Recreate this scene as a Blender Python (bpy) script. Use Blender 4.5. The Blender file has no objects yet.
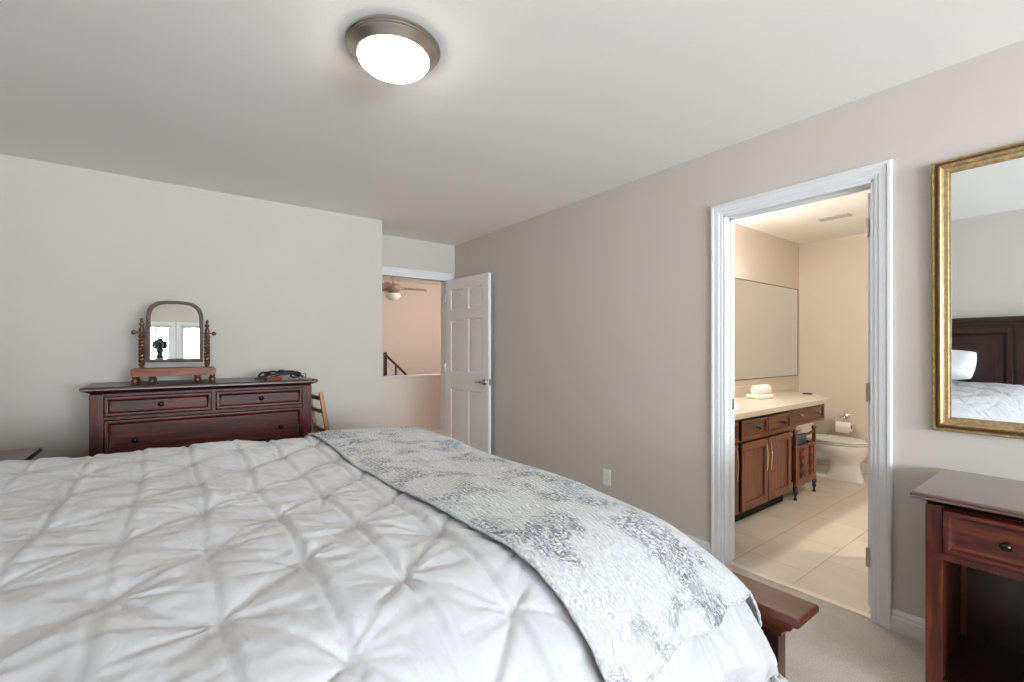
import bpy, bmesh, math, random
import numpy as np
from mathutils import Vector, Matrix

# ------------------------------------------------------------------ camera, world, lights, exposure
SC = bpy.context.scene
COL = SC.collection
R = math.radians
SC.view_settings.view_transform = 'Standard'
SC.view_settings.look = 'None'
SC.view_settings.gamma = 1.0
SC.view_settings.use_curve_mapping = False
SC.view_settings.exposure = -0.05
try:
    SC.cycles.use_denoising = True
    SC.cycles.max_bounces = 12
    SC.cycles.diffuse_bounces = 8
    SC.cycles.sample_clamp_indirect = 6.0
    SC.cycles.caustics_reflective = False
    SC.cycles.caustics_refractive = False
except Exception:
    pass

cam = bpy.data.cameras.new('camera')
cam.sensor_width = 36.0
cam.lens = 16.0
cam.shift_y = 8.0 / 1024.0
cam.clip_start = 0.02
camo = bpy.data.objects.new('camera', cam)
COL.objects.link(camo)
camo.location = (0, 0, 1.26)
camo.rotation_euler = (R(90), 0, R(-36.93))
SC.camera = camo

SKY, HORIZON, GROUND = 12.0, 62.0, 80.0     # overcast zenith; horizon and ground glow added to brighten walls and ceiling
world = bpy.data.worlds.new('daylight')
SC.world = world
world.use_nodes = True
bg = world.node_tree.nodes['Background']
wt = world.node_tree
geo = wt.nodes.new('ShaderNodeTexCoord')
sep = wt.nodes.new('ShaderNodeSeparateXYZ')
wt.links.new(geo.outputs['Generated'], sep.inputs[0])
half = wt.nodes.new('ShaderNodeMapRange')
half.inputs['From Min'].default_value = -1.0
half.inputs['From Max'].default_value = 1.0
wt.links.new(sep.outputs['Z'], half.inputs['Value'])
band = wt.nodes.new('ShaderNodeValToRGB')
stops = [(0.44, GROUND), (0.49, HORIZON), (0.58, HORIZON), (0.72, SKY)]
while len(band.color_ramp.elements) < len(stops):
    band.color_ramp.elements.new(0.5)
for el, (p, v) in zip(band.color_ramp.elements, stops):
    el.position = p
    el.color = (v / 100, v / 100, v / 100, 1)
wt.links.new(half.outputs[0], band.inputs[0])
hor = wt.nodes.new('ShaderNodeMath')
hor.operation = 'MULTIPLY'
hor.inputs[1].default_value = 100.0
wt.links.new(band.outputs[0], hor.inputs[0])
bg.inputs[0].default_value = (0.84, 0.92, 1.0, 1)
wt.links.new(hor.outputs[0], bg.inputs[1])

def lamp(name, kind, loc, energy, color, size=None, rot=(0, 0, 0), size_y=None, portal=False):
    l = bpy.data.lights.new(name, kind)
    l.energy = energy
    l.color = color
    if kind == 'AREA':
        l.shape = 'RECTANGLE'
        l.size = size
        l.size_y = size_y or size
        if portal:
            l.cycles.is_portal = True
    elif kind == 'POINT' and size:
        l.shadow_soft_size = size
    o = bpy.data.objects.new(name, l)
    o.location = loc
    o.rotation_euler = rot
    COL.objects.link(o)
    return o

# windows in the wall behind the camera: (x0, x1, z0, z1)
BACK_Y = -3.6
WINDOWS = [(-0.99, -0.50, 0.72, 1.93), (-0.34, 0.62, 0.72, 1.93), (0.95, 2.25, 0.72, 1.93)]
for k, (x0, x1, z0, z1) in enumerate(WINDOWS):
    lamp('window_portal', 'AREA', ((x0 + x1) / 2, BACK_Y - 0.13, (z0 + z1) / 2), 1.0, (1, 1, 1),
         x1 - x0, (R(90), 0, 0), z1 - z0, portal=True)

# ------------------------------------------------------------------ materials
def srgb(r, g, b):
    def f(c):
        c /= 255.0
        return c / 12.92 if c <= 0.04045 else ((c + 0.055) / 1.055) ** 2.4
    return (f(r), f(g), f(b), 1)

def new_mat(name):
    m = bpy.data.materials.new(name)
    m.use_nodes = True
    nt = m.node_tree
    return m, nt, nt.nodes['Principled BSDF']

def N(nt, t, **kw):
    n = nt.nodes.new(t)
    for k, v in kw.items():
        if k.startswith('i_'):
            n.inputs[k[2:].replace('_', ' ')].default_value = v
        else:
            setattr(n, k, v)
    return n

def ramp(nt, stops):
    n = nt.nodes.new('ShaderNodeValToRGB')
    e = n.color_ramp.elements
    while len(e) < len(stops):
        e.new(0.5)
    for k, (p, c) in enumerate(stops):
        e[k].position = p
        e[k].color = c
    return n

def bump(nt, b, height, strength, distance=0.01):
    n = nt.nodes.new('ShaderNodeBump')
    n.inputs['Strength'].default_value = strength
    n.inputs['Distance'].default_value = distance
    nt.links.new(height, n.inputs['Height'])
    nt.links.new(n.outputs[0], b.inputs['Normal'])

def plain(name, col, rough=0.5, metal=0.0, noise=0.0, nscale=40, bstr=0.0, bscale=200, emit=0.0, emitcol=None, spec=None):
    m, nt, b = new_mat(name)
    b.inputs['Base Color'].default_value = col
    b.inputs['Roughness'].default_value = rough
    b.inputs['Metallic'].default_value = metal
    if spec is not None:
        b.inputs['Specular IOR Level'].default_value = spec
    tc = N(nt, 'ShaderNodeTexCoord')
    if noise > 0:
        n = N(nt, 'ShaderNodeTexNoise', i_Scale=nscale, i_Detail=3.0)
        nt.links.new(tc.outputs['Object'], n.inputs['Vector'])
        lo = tuple(c * (1 - noise) for c in col[:3]) + (1,)
        hi = tuple(min(1, c * (1 + noise)) for c in col[:3]) + (1,)
        r = ramp(nt, [(0.3, lo), (0.7, hi)])
        nt.links.new(n.outputs['Fac'], r.inputs[0])
        nt.links.new(r.outputs[0], b.inputs['Base Color'])
    if bstr > 0:
        n = N(nt, 'ShaderNodeTexNoise', i_Scale=bscale, i_Detail=4.0)
        nt.links.new(tc.outputs['Object'], n.inputs['Vector'])
        bump(nt, b, n.outputs['Fac'], bstr)
    if emit > 0:
        b.inputs['Emission Color'].default_value = emitcol or col
        b.inputs['Emission Strength'].default_value = emit
    return m

def wood(name, dark, mid, light, scale, rough=0.3, coat=0.15, spec=0.5):
    """grain runs along the axis whose scale is smallest"""
    m, nt, b = new_mat(name)
    tc = N(nt, 'ShaderNodeTexCoord')
    mp = N(nt, 'ShaderNodeMapping')
    mp.inputs['Scale'].default_value = scale
    nt.links.new(tc.outputs['Object'], mp.inputs['Vector'])
    n1 = N(nt, 'ShaderNodeTexNoise', i_Scale=1.0, i_Detail=6.0, i_Roughness=0.6, i_Distortion=0.6)
    nt.links.new(mp.outputs[0], n1.inputs['Vector'])
    r = ramp(nt, [(0.28, dark), (0.52, mid), (0.75, light)])
    nt.links.new(n1.outputs['Fac'], r.inputs[0])
    nt.links.new(r.outputs[0], b.inputs['Base Color'])
    b.inputs['Roughness'].default_value = rough
    b.inputs['Coat Weight'].default_value = coat
    b.inputs['Specular IOR Level'].default_value = spec
    b.inputs['Coat Roughness'].default_value = 0.2
    bump(nt, b, n1.outputs['Fac'], 0.08, 0.003)
    return m

CH = (srgb(36, 11, 9), srgb(70, 22, 17), srgb(106, 40, 28))
M = {}
M['wall'] = plain('greige_wall_paint', srgb(193, 187, 179), 0.85, noise=0.012, nscale=2.0, bstr=0.05, bscale=350)
M['wall_bath'] = plain('bathroom_wall_paint', srgb(204, 194, 182), 0.8, bstr=0.04, bscale=350)
M['ceiling'] = plain('ceiling_paint', srgb(238, 236, 232), 0.9, bstr=0.10, bscale=160)
M['trim'] = plain('white_trim_paint', srgb(216, 217, 219), 0.4, bstr=0.01, bscale=50)
M['door'] = plain('white_door_paint', srgb(224, 221, 218), 0.45, bstr=0.02, bscale=120)
M['cherry_x'] = wood('cherry_wood', *CH, (4, 45, 45), 0.42, 0.04, 0.28)
M['cherry_z'] = wood('cherry_wood_upright', *CH, (45, 45, 4), 0.42, 0.04, 0.28)
M['cherry_y'] = wood('cherry_wood_deep', *CH, (45, 4, 45))
M['cherry_top'] = wood('cherry_wood_polished', srgb(40, 20, 17), srgb(58, 30, 24), srgb(80, 42, 32), (4, 45, 45), 0.32, 0.12, 0.4)
M['cherry_top'].node_tree.nodes['Principled BSDF'].inputs['Coat IOR'].default_value = 1.5
M['stand_top'] = wood('nightstand_wood_polished', srgb(48, 24, 18), srgb(66, 34, 26), srgb(88, 46, 34), (4, 45, 45), 0.2, 1.0)
M['stand_top'].node_tree.nodes['Principled BSDF'].inputs['Coat IOR'].default_value = 1.9
WCH = (srgb(38, 12, 8), srgb(78, 28, 16), srgb(122, 54, 30))
M['stand_x'] = wood('warm_cherry', *WCH, (4, 40, 40), 0.36)
M['stand_z'] = wood('warm_cherry_upright', *WCH, (40, 40, 4), 0.36)
DK = (srgb(24, 9, 9), srgb(40, 15, 14), srgb(58, 24, 20))
M['dark_y'] = wood('dark_mahogany', *DK, (40, 4, 40), 0.3, 0.4)
M['dark_x'] = wood('dark_mahogany_lengthwise', *DK, (4, 40, 40), 0.3, 0.4)
M['dark_z'] = wood('dark_mahogany_upright', *DK, (40, 40, 4), 0.3, 0.4)
M['cap_y'] = wood('footboard_mahogany', srgb(58, 28, 18), srgb(82, 42, 26), srgb(104, 58, 38), (40, 4, 40), 0.32, 0.4)
M['oak'] = wood('light_oak', srgb(128, 88, 52), srgb(158, 114, 70), srgb(184, 140, 92), (40, 40, 5), 0.45, 0.1)
M['walnut_x'] = wood('antique_walnut', srgb(76, 36, 16), srgb(122, 64, 32), srgb(160, 94, 50), (8, 60, 60), 0.42, 0.03, 0.25)
M['walnut_z'] = wood('antique_walnut_turned', srgb(52, 34, 22), srgb(84, 56, 36), srgb(116, 82, 54), (60, 60, 10), 0.35, 0.3)
M['grey_frame'] = plain('worn_grey_brown_frame', srgb(104, 90, 86), 0.35, 0.0, noise=0.15, nscale=30)
M['maple_z'] = wood('bathroom_cabinet_wood', srgb(68, 30, 8), srgb(102, 50, 16), srgb(134, 74, 28), (30, 30, 3), 0.35, 0.2)
M['maple_x'] = wood('bathroom_cabinet_wood_rail', srgb(62, 27, 8), srgb(92, 44, 15), srgb(120, 64, 25), (3, 30, 30), 0.35, 0.2)
M['carved'] = wood('carved_rack_wood', srgb(70, 30, 14), srgb(108, 50, 24), srgb(142, 74, 38), (30, 30, 5), 0.35, 0.3)
M['black_iron'] = plain('black_iron', srgb(24, 22, 24), 0.35, 0.6)
M['knob'] = plain('dark_bronze_knob', srgb(58, 50, 46), 0.25, 1.0, noise=0.2)
M['nickel'] = plain('brushed_nickel', srgb(182, 174, 164), 0.28, 1.0, bstr=0.03, bscale=90)
M['chrome'] = plain('chrome', srgb(220, 220, 222), 0.1, 1.0)
M['champagne'] = plain('champagne_metal', srgb(232, 208, 176), .25, .85)
M['steel_strip'] = plain('metal_threshold', srgb(224, 214, 202), 0.35, 0.4)
M['glass_mirror'] = plain('mirror_glass', (0.86, 0.89, 0.9, 1), 0.01, 1.0)
M['porcelain'] = plain('white_porcelain', srgb(236, 236, 234), 0.12)
M['plastic_white'] = plain('white_plastic', srgb(226, 226, 222), 0.35)
M['seat_line'] = plain('seat_gap_shade', srgb(96, 94, 92), 0.5)  # flat grey standing in for the shade between bowl and seat
M['dark_slot'] = plain('dark_slot', srgb(40, 38, 36), 0.6)
M['paper'] = plain('white_paper', srgb(238, 234, 228), 0.9, bstr=0.1, bscale=80)
M['towel'] = plain('white_terry', srgb(240, 236, 230), 0.95, bstr=0.5, bscale=260)
M['bulb'] = plain('lit_frosted_glass', (1, 0.97, 0.92, 1), 0.4, emit=34.0, emitcol=(1.0, 0.93, 0.85, 1))
M['bulb_warm'] = plain('lit_warm_glass', (1, 0.9, 0.75, 1), 0.4, emit=14.0, emitcol=(1.0, 0.86, 0.68, 1))
M['leather'] = plain('black_leather', srgb(34, 26, 26), 0.45, noise=0.2, bstr=0.1, bscale=150)
M['brown_leather'] = plain('brown_leather', srgb(116, 58, 32), 0.45, noise=0.2, bstr=0.1, bscale=150)
M['black_plastic'] = plain('black_plastic', srgb(22, 22, 24), 0.4, noise=0.1)
M['vent'] = plain('vent_paint', srgb(176, 170, 162), 0.6)
M['fan'] = plain('fan_blade_finish', srgb(140, 118, 102), 0.5, noise=0.05)
M['mattress'] = plain('mattress_ticking', srgb(222, 220, 216), 0.9, bstr=0.1)
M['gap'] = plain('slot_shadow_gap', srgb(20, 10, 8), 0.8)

# gilt frame
m, nt, b = new_mat('antique_gilt')
tc = N(nt, 'ShaderNodeTexCoord')
n = N(nt, 'ShaderNodeTexNoise', i_Scale=60.0, i_Detail=5.0)
nt.links.new(tc.outputs['Object'], n.inputs['Vector'])
r_ = ramp(nt, [(0.25, srgb(146, 122, 86)), (0.55, srgb(174, 150, 110)), (0.8, srgb(202, 180, 140))])
nt.links.new(n.outputs['Fac'], r_.inputs[0])
nt.links.new(r_.outputs[0], b.inputs['Base Color'])
b.inputs['Metallic'].default_value = 0.6
b.inputs['Roughness'].default_value = 0.42
bump(nt, b, n.outputs['Fac'], 0.03, 0.001)
M['gilt'] = m
M['gilt_dark'] = plain('gilt_groove', srgb(104, 70, 34), 0.45, 0.6, noise=0.15, nscale=60)

# window glass: clear pane
m, nt, b = new_mat('window_pane')
tr = N(nt, 'ShaderNodeBsdfTransparent')
gl = N(nt, 'ShaderNodeBsdfGlossy', i_Roughness=0.02)
mx = N(nt, 'ShaderNodeMixShader', i_Fac=0.05)
nt.links.new(tr.outputs[0], mx.inputs[1])
nt.links.new(gl.outputs[0], mx.inputs[2])
nt.links.new(mx.outputs[0], nt.nodes['Material Output'].inputs[0])
M['pane'] = m

# carpet
m, nt, b = new_mat('beige_carpet')
tc = N(nt, 'ShaderNodeTexCoord')
n1 = N(nt, 'ShaderNodeTexNoise', i_Scale=260.0, i_Detail=4.0)
n2 = N(nt, 'ShaderNodeTexNoise', i_Scale=7.0, i_Detail=3.0)
for n in (n1, n2):
    nt.links.new(tc.outputs['Object'], n.inputs['Vector'])
r1 = ramp(nt, [(0.3, srgb(182, 168, 152)), (0.7, srgb(234, 224, 210))])
r2 = ramp(nt, [(0.3, (0.86, 0.86, 0.86, 1)), (0.7, (1, 1, 1, 1))])
nt.links.new(n1.outputs['Fac'], r1.inputs[0])
nt.links.new(n2.outputs['Fac'], r2.inputs[0])
mm = N(nt, 'ShaderNodeMix', data_type='RGBA', blend_type='MULTIPLY')
mm.inputs[0].default_value = 1.0
nt.links.new(r1.outputs[0], mm.inputs[6])
nt.links.new(r2.outputs[0], mm.inputs[7])
nt.links.new(mm.outputs[2], b.inputs['Base Color'])
b.inputs['Roughness'].default_value = 0.95
b.inputs['Sheen Weight'].default_value = 0.2
bump(nt, b, n1.outputs['Fac'], 0.9, 0.012)
M['carpet'] = m

# floor tile (large beige squares in running bond), thin pale grout
m, nt, b = new_mat('beige_floor_tile')
tc = N(nt, 'ShaderNodeTexCoord')
mp = N(nt, 'ShaderNodeMapping')
mp.inputs['Location'].default_value = (0.12, -0.047, 0)
nt.links.new(tc.outputs['Object'], mp.inputs['Vector'])
br = N(nt, 'ShaderNodeTexBrick')
br.offset = 0.5
br.inputs['Scale'].default_value = 1.0
br.inputs['Brick Width'].default_value = 0.5
br.inputs['Row Height'].default_value = 0.333
br.inputs['Mortar Size'].default_value = 0.0035
br.inputs['Mortar Smooth'].default_value = 0.2
br.inputs['Color1'].default_value = srgb(206, 197, 185)
br.inputs['Color2'].default_value = srgb(212, 204, 192)
br.inputs['Mortar'].default_value = srgb(176, 164, 148)
nt.links.new(mp.outputs[0], br.inputs['Vector'])
n = N(nt, 'ShaderNodeTexNoise', i_Scale=5.0, i_Detail=5.0)
nt.links.new(tc.outputs['Object'], n.inputs['Vector'])
r_ = ramp(nt, [(0.3, (0.92, 0.91, 0.9, 1)), (0.7, (1, 1, 1, 1))])
nt.links.new(n.outputs['Fac'], r_.inputs[0])
mm = N(nt, 'ShaderNodeMix', data_type='RGBA', blend_type='MULTIPLY')
mm.inputs[0].default_value = 1.0
nt.links.new(br.outputs['Color'], mm.inputs[6])
nt.links.new(r_.outputs[0], mm.inputs[7])
nt.links.new(mm.outputs[2], b.inputs['Base Color'])
b.inputs['Roughness'].default_value = 0.38
bump(nt, b, br.outputs['Fac'], -0.3, 0.002)
M['tile'] = m

# speckled cream counter
m, nt, b = new_mat('cream_laminate')
tc = N(nt, 'ShaderNodeTexCoord')
n = N(nt, 'ShaderNodeTexNoise', i_Scale=160.0, i_Detail=3.0)
nt.links.new(tc.outputs['Object'], n.inputs['Vector'])
r_ = ramp(nt, [(0.35, srgb(190, 180, 164)), (0.6, srgb(208, 200, 186))])
nt.links.new(n.outputs['Fac'], r_.inputs[0])
nt.links.new(r_.outputs[0], b.inputs['Base Color'])
b.inputs['Roughness'].default_value = 0.3
M['counter'] = m

# white cotton duvet (uv in metres)
m, nt, b = new_mat('white_cotton_duvet')
uv = N(nt, 'ShaderNodeTexCoord')
n = N(nt, 'ShaderNodeTexNoise', i_Scale=38.0, i_Detail=4.0, i_Distortion=0.7)
n.noise_dimensions = '3D'
mp = N(nt, 'ShaderNodeMapping')
mp.inputs['Scale'].default_value = (1.0, 0.55, 1.0)
nt.links.new(uv.outputs['UV'], mp.inputs['Vector'])
nt.links.new(mp.outputs[0], n.inputs['Vector'])
b.inputs['Base Color'].default_value = srgb(180, 180, 182)
b.inputs['Roughness'].default_value = 0.7
b.inputs['Sheen Weight'].default_value = 0.25
bump(nt, b, n.outputs['Fac'], 0.36, 0.008)
M['duvet'] = m

# grey toile quilted throw
m, nt, b = new_mat('grey_toile_quilting')
uv = N(nt, 'ShaderNodeTexCoord')
wv = N(nt, 'ShaderNodeTexNoise', i_Scale=9.0, i_Detail=2.0)
nt.links.new(uv.outputs['UV'], wv.inputs['Vector'])
mw = N(nt, 'ShaderNodeMix', data_type='RGBA', blend_type='LINEAR_LIGHT')
mw.inputs[0].default_value = 0.06
nt.links.new(uv.outputs['UV'], mw.inputs[6])
nt.links.new(wv.outputs['Color'], mw.inputs[7])
big = N(nt, 'ShaderNodeTexNoise', i_Scale=5.2, i_Detail=2.5, i_Roughness=0.6)
nt.links.new(mw.outputs[2], big.inputs['Vector'])
rb = ramp(nt, [(0.46, (0, 0, 0, 1)), (0.59, (1, 1, 1, 1))])
nt.links.new(big.outputs['Fac'], rb.inputs[0])
fine = N(nt, 'ShaderNodeTexNoise', i_Scale=85.0, i_Detail=4.0, i_Roughness=0.65, i_Distortion=0.9)
nt.links.new(mw.outputs[2], fine.inputs['Vector'])
rf = ramp(nt, [(0.47, (0, 0, 0, 1)), (0.56, (1, 1, 1, 1))])
nt.links.new(fine.outputs['Fac'], rf.inputs[0])
vo = N(nt, 'ShaderNodeTexVoronoi', i_Scale=52.0)
vo.feature = 'DISTANCE_TO_EDGE'
nt.links.new(mw.outputs[2], vo.inputs['Vector'])
rv = ramp(nt, [(0.0, (1, 1, 1, 1)), (0.09, (0, 0, 0, 1))])
nt.links.new(vo.outputs['Distance'], rv.inputs[0])
mxx = N(nt, 'ShaderNodeMath', operation='MAXIMUM')
nt.links.new(rf.outputs[0], mxx.inputs[0])
nt.links.new(rv.outputs[0], mxx.inputs[1])
mul = N(nt, 'ShaderNodeMath', operation='MULTIPLY')
nt.links.new(mxx.outputs[0], mul.inputs[0])
nt.links.new(rb.outputs[0], mul.inputs[1])
# faint all-over sprigs
mid = N(nt, 'ShaderNodeMath', operation='MULTIPLY')
nt.links.new(rf.outputs[0], mid.inputs[0])
mid.inputs[1].default_value = 0.2
add = N(nt, 'ShaderNodeMath', operation='MAXIMUM')
nt.links.new(mul.outputs[0], add.inputs[0])
nt.links.new(mid.outputs[0], add.inputs[1])
rc = ramp(nt, [(0.0, srgb(192, 193, 194)), (1.0, srgb(96, 98, 107))])
nt.links.new(add.outputs[0], rc.inputs[0])
nt.links.new(rc.outputs[0], b.inputs['Base Color'])
b.inputs['Roughness'].default_value = 0.85
b.inputs['Sheen Weight'].default_value = 0.2
q1 = N(nt, 'ShaderNodeTexWave', i_Scale=22.0, i_Distortion=8.0, i_Detail=2.0)
q1.inputs['Detail Scale'].default_value = 1.4
nt.links.new(uv.outputs['UV'], q1.inputs['Vector'])
q2 = N(nt, 'ShaderNodeTexVoronoi', i_Scale=60.0)
nt.links.new(uv.outputs['UV'], q2.inputs['Vector'])
qa = N(nt, 'ShaderNodeMath', operation='ADD')
nt.links.new(q1.outputs['Fac'], qa.inputs[0])
nt.links.new(q2.outputs['Distance'], qa.inputs[1])
bump(nt, b, qa.outputs[0], 0.52, 0.006)
M['throw'] = m
M['fringe'] = plain('grey_fringe', srgb(186, 187, 190), 0.9, noise=0.3, nscale=120, bstr=0.8, bscale=150)

# ------------------------------------------------------------------ mesh builder
class MB:
    def __init__(s):
        s.bm = bmesh.new()

    def box(s, x0, x1, y0, y1, z0, z1, bev=0.0, seg=2):
        vs = [s.bm.verts.new((x, y, z)) for x in (x0, x1) for y in (y0, y1) for z in (z0, z1)]
        f = [(0, 1, 3, 2), (4, 6, 7, 5), (0, 4, 5, 1), (2, 3, 7, 6), (0, 2, 6, 4), (1, 5, 7, 3)]
        fs = [s.bm.faces.new([vs[i] for i in q]) for q in f]
        if bev > 0:
            es = list({e for q in fs for e in q.edges})
            bmesh.ops.bevel(s.bm, geom=es, offset=bev, offset_type='OFFSET', segments=seg, profile=0.5,
                            affect='EDGES', clamp_overlap=True)
        return s

    def loft(s, rings, cap0=True, cap1=True, closed=True):
        vr = [[s.bm.verts.new(p) for p in ring] for ring in rings]
        n = len(vr[0])
        for a, b_ in zip(vr, vr[1:]):
            for i in range(n if closed else n - 1):
                j = (i + 1) % n
                try:
                    s.bm.faces.new((a[i], a[j], b_[j], b_[i]))
                except ValueError:
                    pass
        if cap0:
            s.bm.faces.new(list(reversed(vr[0])))
        if cap1:
            s.bm.faces.new(vr[-1])
        return s

    def lathe(s, prof, c=(0, 0, 0), axis='z', seg=24):
        """prof: (radius, height along axis)"""
        rings = []
        for r, h in prof:
            ring = []
            for k in range(seg):
                a = 2 * math.pi * k / seg
                u, v = max(r, 1e-4) * math.cos(a), max(r, 1e-4) * math.sin(a)
                p = {'z': (u, v, h), 'x': (h, u, v), 'y': (v, h, u)}[axis]
                ring.append((p[0] + c[0], p[1] + c[1], p[2] + c[2]))
            rings.append(ring)
        return s.loft(rings)

    def tube(s, pts, r, seg=8, flat=1.0):
        pts = [Vector(p) for p in pts]
        rad = r if isinstance(r, (list, tuple)) else [r] * len(pts)
        rings = []
        up = Vector((0, 0, 1))
        prev = None
        for k, p in enumerate(pts):
            t = (pts[min(k + 1, len(pts) - 1)] - pts[max(k - 1, 0)]).normalized()
            if prev is None:
                ref = up if abs(t.z) < 0.9 else Vector((1, 0, 0))
                a = t.cross(ref).normalized()
            else:
                a = (prev - t * prev.dot(t)).normalized()
            prev = a
            b_ = t.cross(a).normalized()
            rings.append([tuple(p + a * (math.cos(2 * math.pi * i / seg) * rad[k]) +
                                b_ * (math.sin(2 * math.pi * i / seg) * rad[k] * flat)) for i in range(seg)])
        return s.loft(rings)

    def prism(s, poly, fn, a, b_):
        """poly of (u, v); fn(u, v, h) -> xyz; extruded from h=a to h=b_"""
        return s.loft([[fn(u, v, a) for u, v in poly], [fn(u, v, b_) for u, v in poly]])

    def sweep_rect(s, u0, u1, v0, v1, prof, fn):
        """mitred rectangular frame; prof (inset, height) closed loop; fn(u, v, h)"""
        corners = []
        for cu, cv, du, dv in ((u0, v0, 1, 1), (u1, v0, -1, 1), (u1, v1, -1, -1), (u0, v1, 1, -1)):
            corners.append([s.bm.verts.new(fn(cu + du * i, cv + dv * i, h)) for i, h in prof])
        n = len(prof)
        for k in range(4):
            a, b_ = corners[k], corners[(k + 1) % 4]
            for i in range(n):
                j = (i + 1) % n
                s.bm.faces.new((a[i], a[j], b_[j], b_[i]))
        return s

    def sweep_open(s, path, prof, fn):
        """mitred strip along an open rectilinear path of (u, v); prof (offset to the left, height) closed"""
        P = [Vector((p[0], p[1])) for p in path]
        rows = []
        for k, p in enumerate(P):
            d0 = (P[k] - P[k - 1]).normalized() if k > 0 else None
            d1 = (P[k + 1] - P[k]).normalized() if k < len(P) - 1 else None
            n0 = Vector((-d0.y, d0.x)) if d0 else None
            n1 = Vector((-d1.y, d1.x)) if d1 else None
            if n0 and n1:
                mvec = n0 + n1
                mvec = mvec / max(1e-6, mvec.dot(n0))
            else:
                mvec = n0 or n1
            rows.append([fn(p.x + mvec.x * i, p.y + mvec.y * i, h) for i, h in prof])
        return s.loft(rows)

    def xform(s, mat):
        bmesh.ops.transform(s.bm, matrix=mat, verts=s.bm.verts)
        return s

def obj(name, mb, mat, parent=None, loc=(0, 0, 0), rotz=0, smooth=True, angle=40):
    me = bpy.data.meshes.new(name)
    bm = mb.bm
    bmesh.ops.recalc_face_normals(bm, faces=bm.faces)
    bm.to_mesh(me)
    bm.free()
    if smooth:
        for p in me.polygons:
            p.use_smooth = True
        me.set_sharp_from_angle(angle=R(angle))
    me.materials.append(mat)
    o = bpy.data.objects.new(name, me)
    COL.objects.link(o)
    if smooth:
        wn = o.modifiers.new('weighted', 'WEIGHTED_NORMAL')
        wn.keep_sharp = True
    o.location = loc
    o.rotation_euler = (0, 0, rotz)
    if parent:
        o.parent = parent
    return o

def tag(o, label, cat, group=None, kind=None):
    o['label'] = label
    o['category'] = cat
    if group:
        o['group'] = group
    if kind:
        o['kind'] = kind
    return o

def thing(name, label, cat, loc=(0, 0, 0), rotz=0, group=None):
    o = bpy.data.objects.new(name, None)
    o.empty_display_size = 0.1
    COL.objects.link(o)
    o.location = loc
    o.rotation_euler = (0, 0, rotz)
    return tag(o, label, cat, group)

def struct(name, mb, mat, label, cat, smooth=False, loc=(0, 0, 0), rotz=0):
    o = obj(name, mb, mat, None, loc, rotz, smooth, 22)
    return tag(o, label, cat, None, 'structure')

def copy_tree(o, parent=None):
    c = o.copy()
    COL.objects.link(c)
    if parent:
        c.parent = parent
    for ch in list(o.children):
        copy_tree(ch, c)
    return c

XZ = lambda y, s=-1: (lambda u, v, h: (u, y + s * h, v))       # plane facing -Y (s=-1)
YZ = lambda x, s=-1: (lambda u, v, h: (x + s * h, u, v))       # plane facing -X (s=-1)

# ------------------------------------------------------------------ the room shell
H = 2.44
XR, XR2 = 2.60, 2.71          # right wall
XL = -1.03                    # head wall
YF = 4.06                     # dresser wall
YD = 4.55                     # recessed wall with the bedroom door
DY0, DY1, DZ = 0.68, 1.39, 2.04     # bathroom doorway
HX0, HX1 = 1.70, 2.50               # bedroom doorway
BX, BY0, BY1 = 5.65, -0.75, 2.15    # bathroom

struct('floor', MB().box(XL - .12, XR + .03, BACK_Y - .12, YD + .12, -.1, 0), M['carpet'], 'beige cut pile carpet of the bedroom', 'floor')
struct('ceiling', MB().box(XL - .12, XR2, BACK_Y - .12, YD + .12, H, H + .1), M['ceiling'], 'off white textured bedroom ceiling', 'ceiling')
w = MB()
w.box(XR, XR2, BACK_Y - .12, DY0, 0, H).box(XR, XR2, DY1, YD + .12, 0, H).box(XR, XR2, DY0, DY1, DZ, H)
struct('wall_right', w, M['wall'], 'greige wall with the bathroom doorway', 'wall')
w = MB()
w.box(XL - .12, 1.56, YF, YF + .12, 0, H).box(1.44, 1.56, YF + .12, YD + .12, 0, H)
struct('wall_front', w, M['wall'], 'greige wall behind the dresser', 'wall')
w = MB()
w.box(1.56, HX0, YD, YD + .12, 0, H).box(HX1, XR, YD, YD + .12, 0, H).box(HX0, HX1, YD, YD + .12, DZ, H)
struct('wall_recess', w, M['wall'], 'recessed greige wall around the open bedroom door', 'wall')
struct('wall_left', MB().box(XL - .12, XL, BACK_Y - .12, YF, 0, H), M['wall'], 'greige wall behind the headboard, seen in the gilt mirror', 'wall')
w = MB()
xs = [XL] + [v for q in WINDOWS for v in q[:2]] + [XR]
for a, b_ in zip(xs[0::2], xs[1::2]):
    w.box(a, b_, BACK_Y - .12, BACK_Y, 0, H)
for x0, x1, z0, z1 in WINDOWS:
    w.box(x0, x1, BACK_Y - .12, BACK_Y, 0, z0).box(x0, x1, BACK_Y - .12, BACK_Y, z1, H)
struct('wall_back', w, M['wall'], 'greige window wall, seen reflected in the dressing mirror', 'wall')

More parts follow.
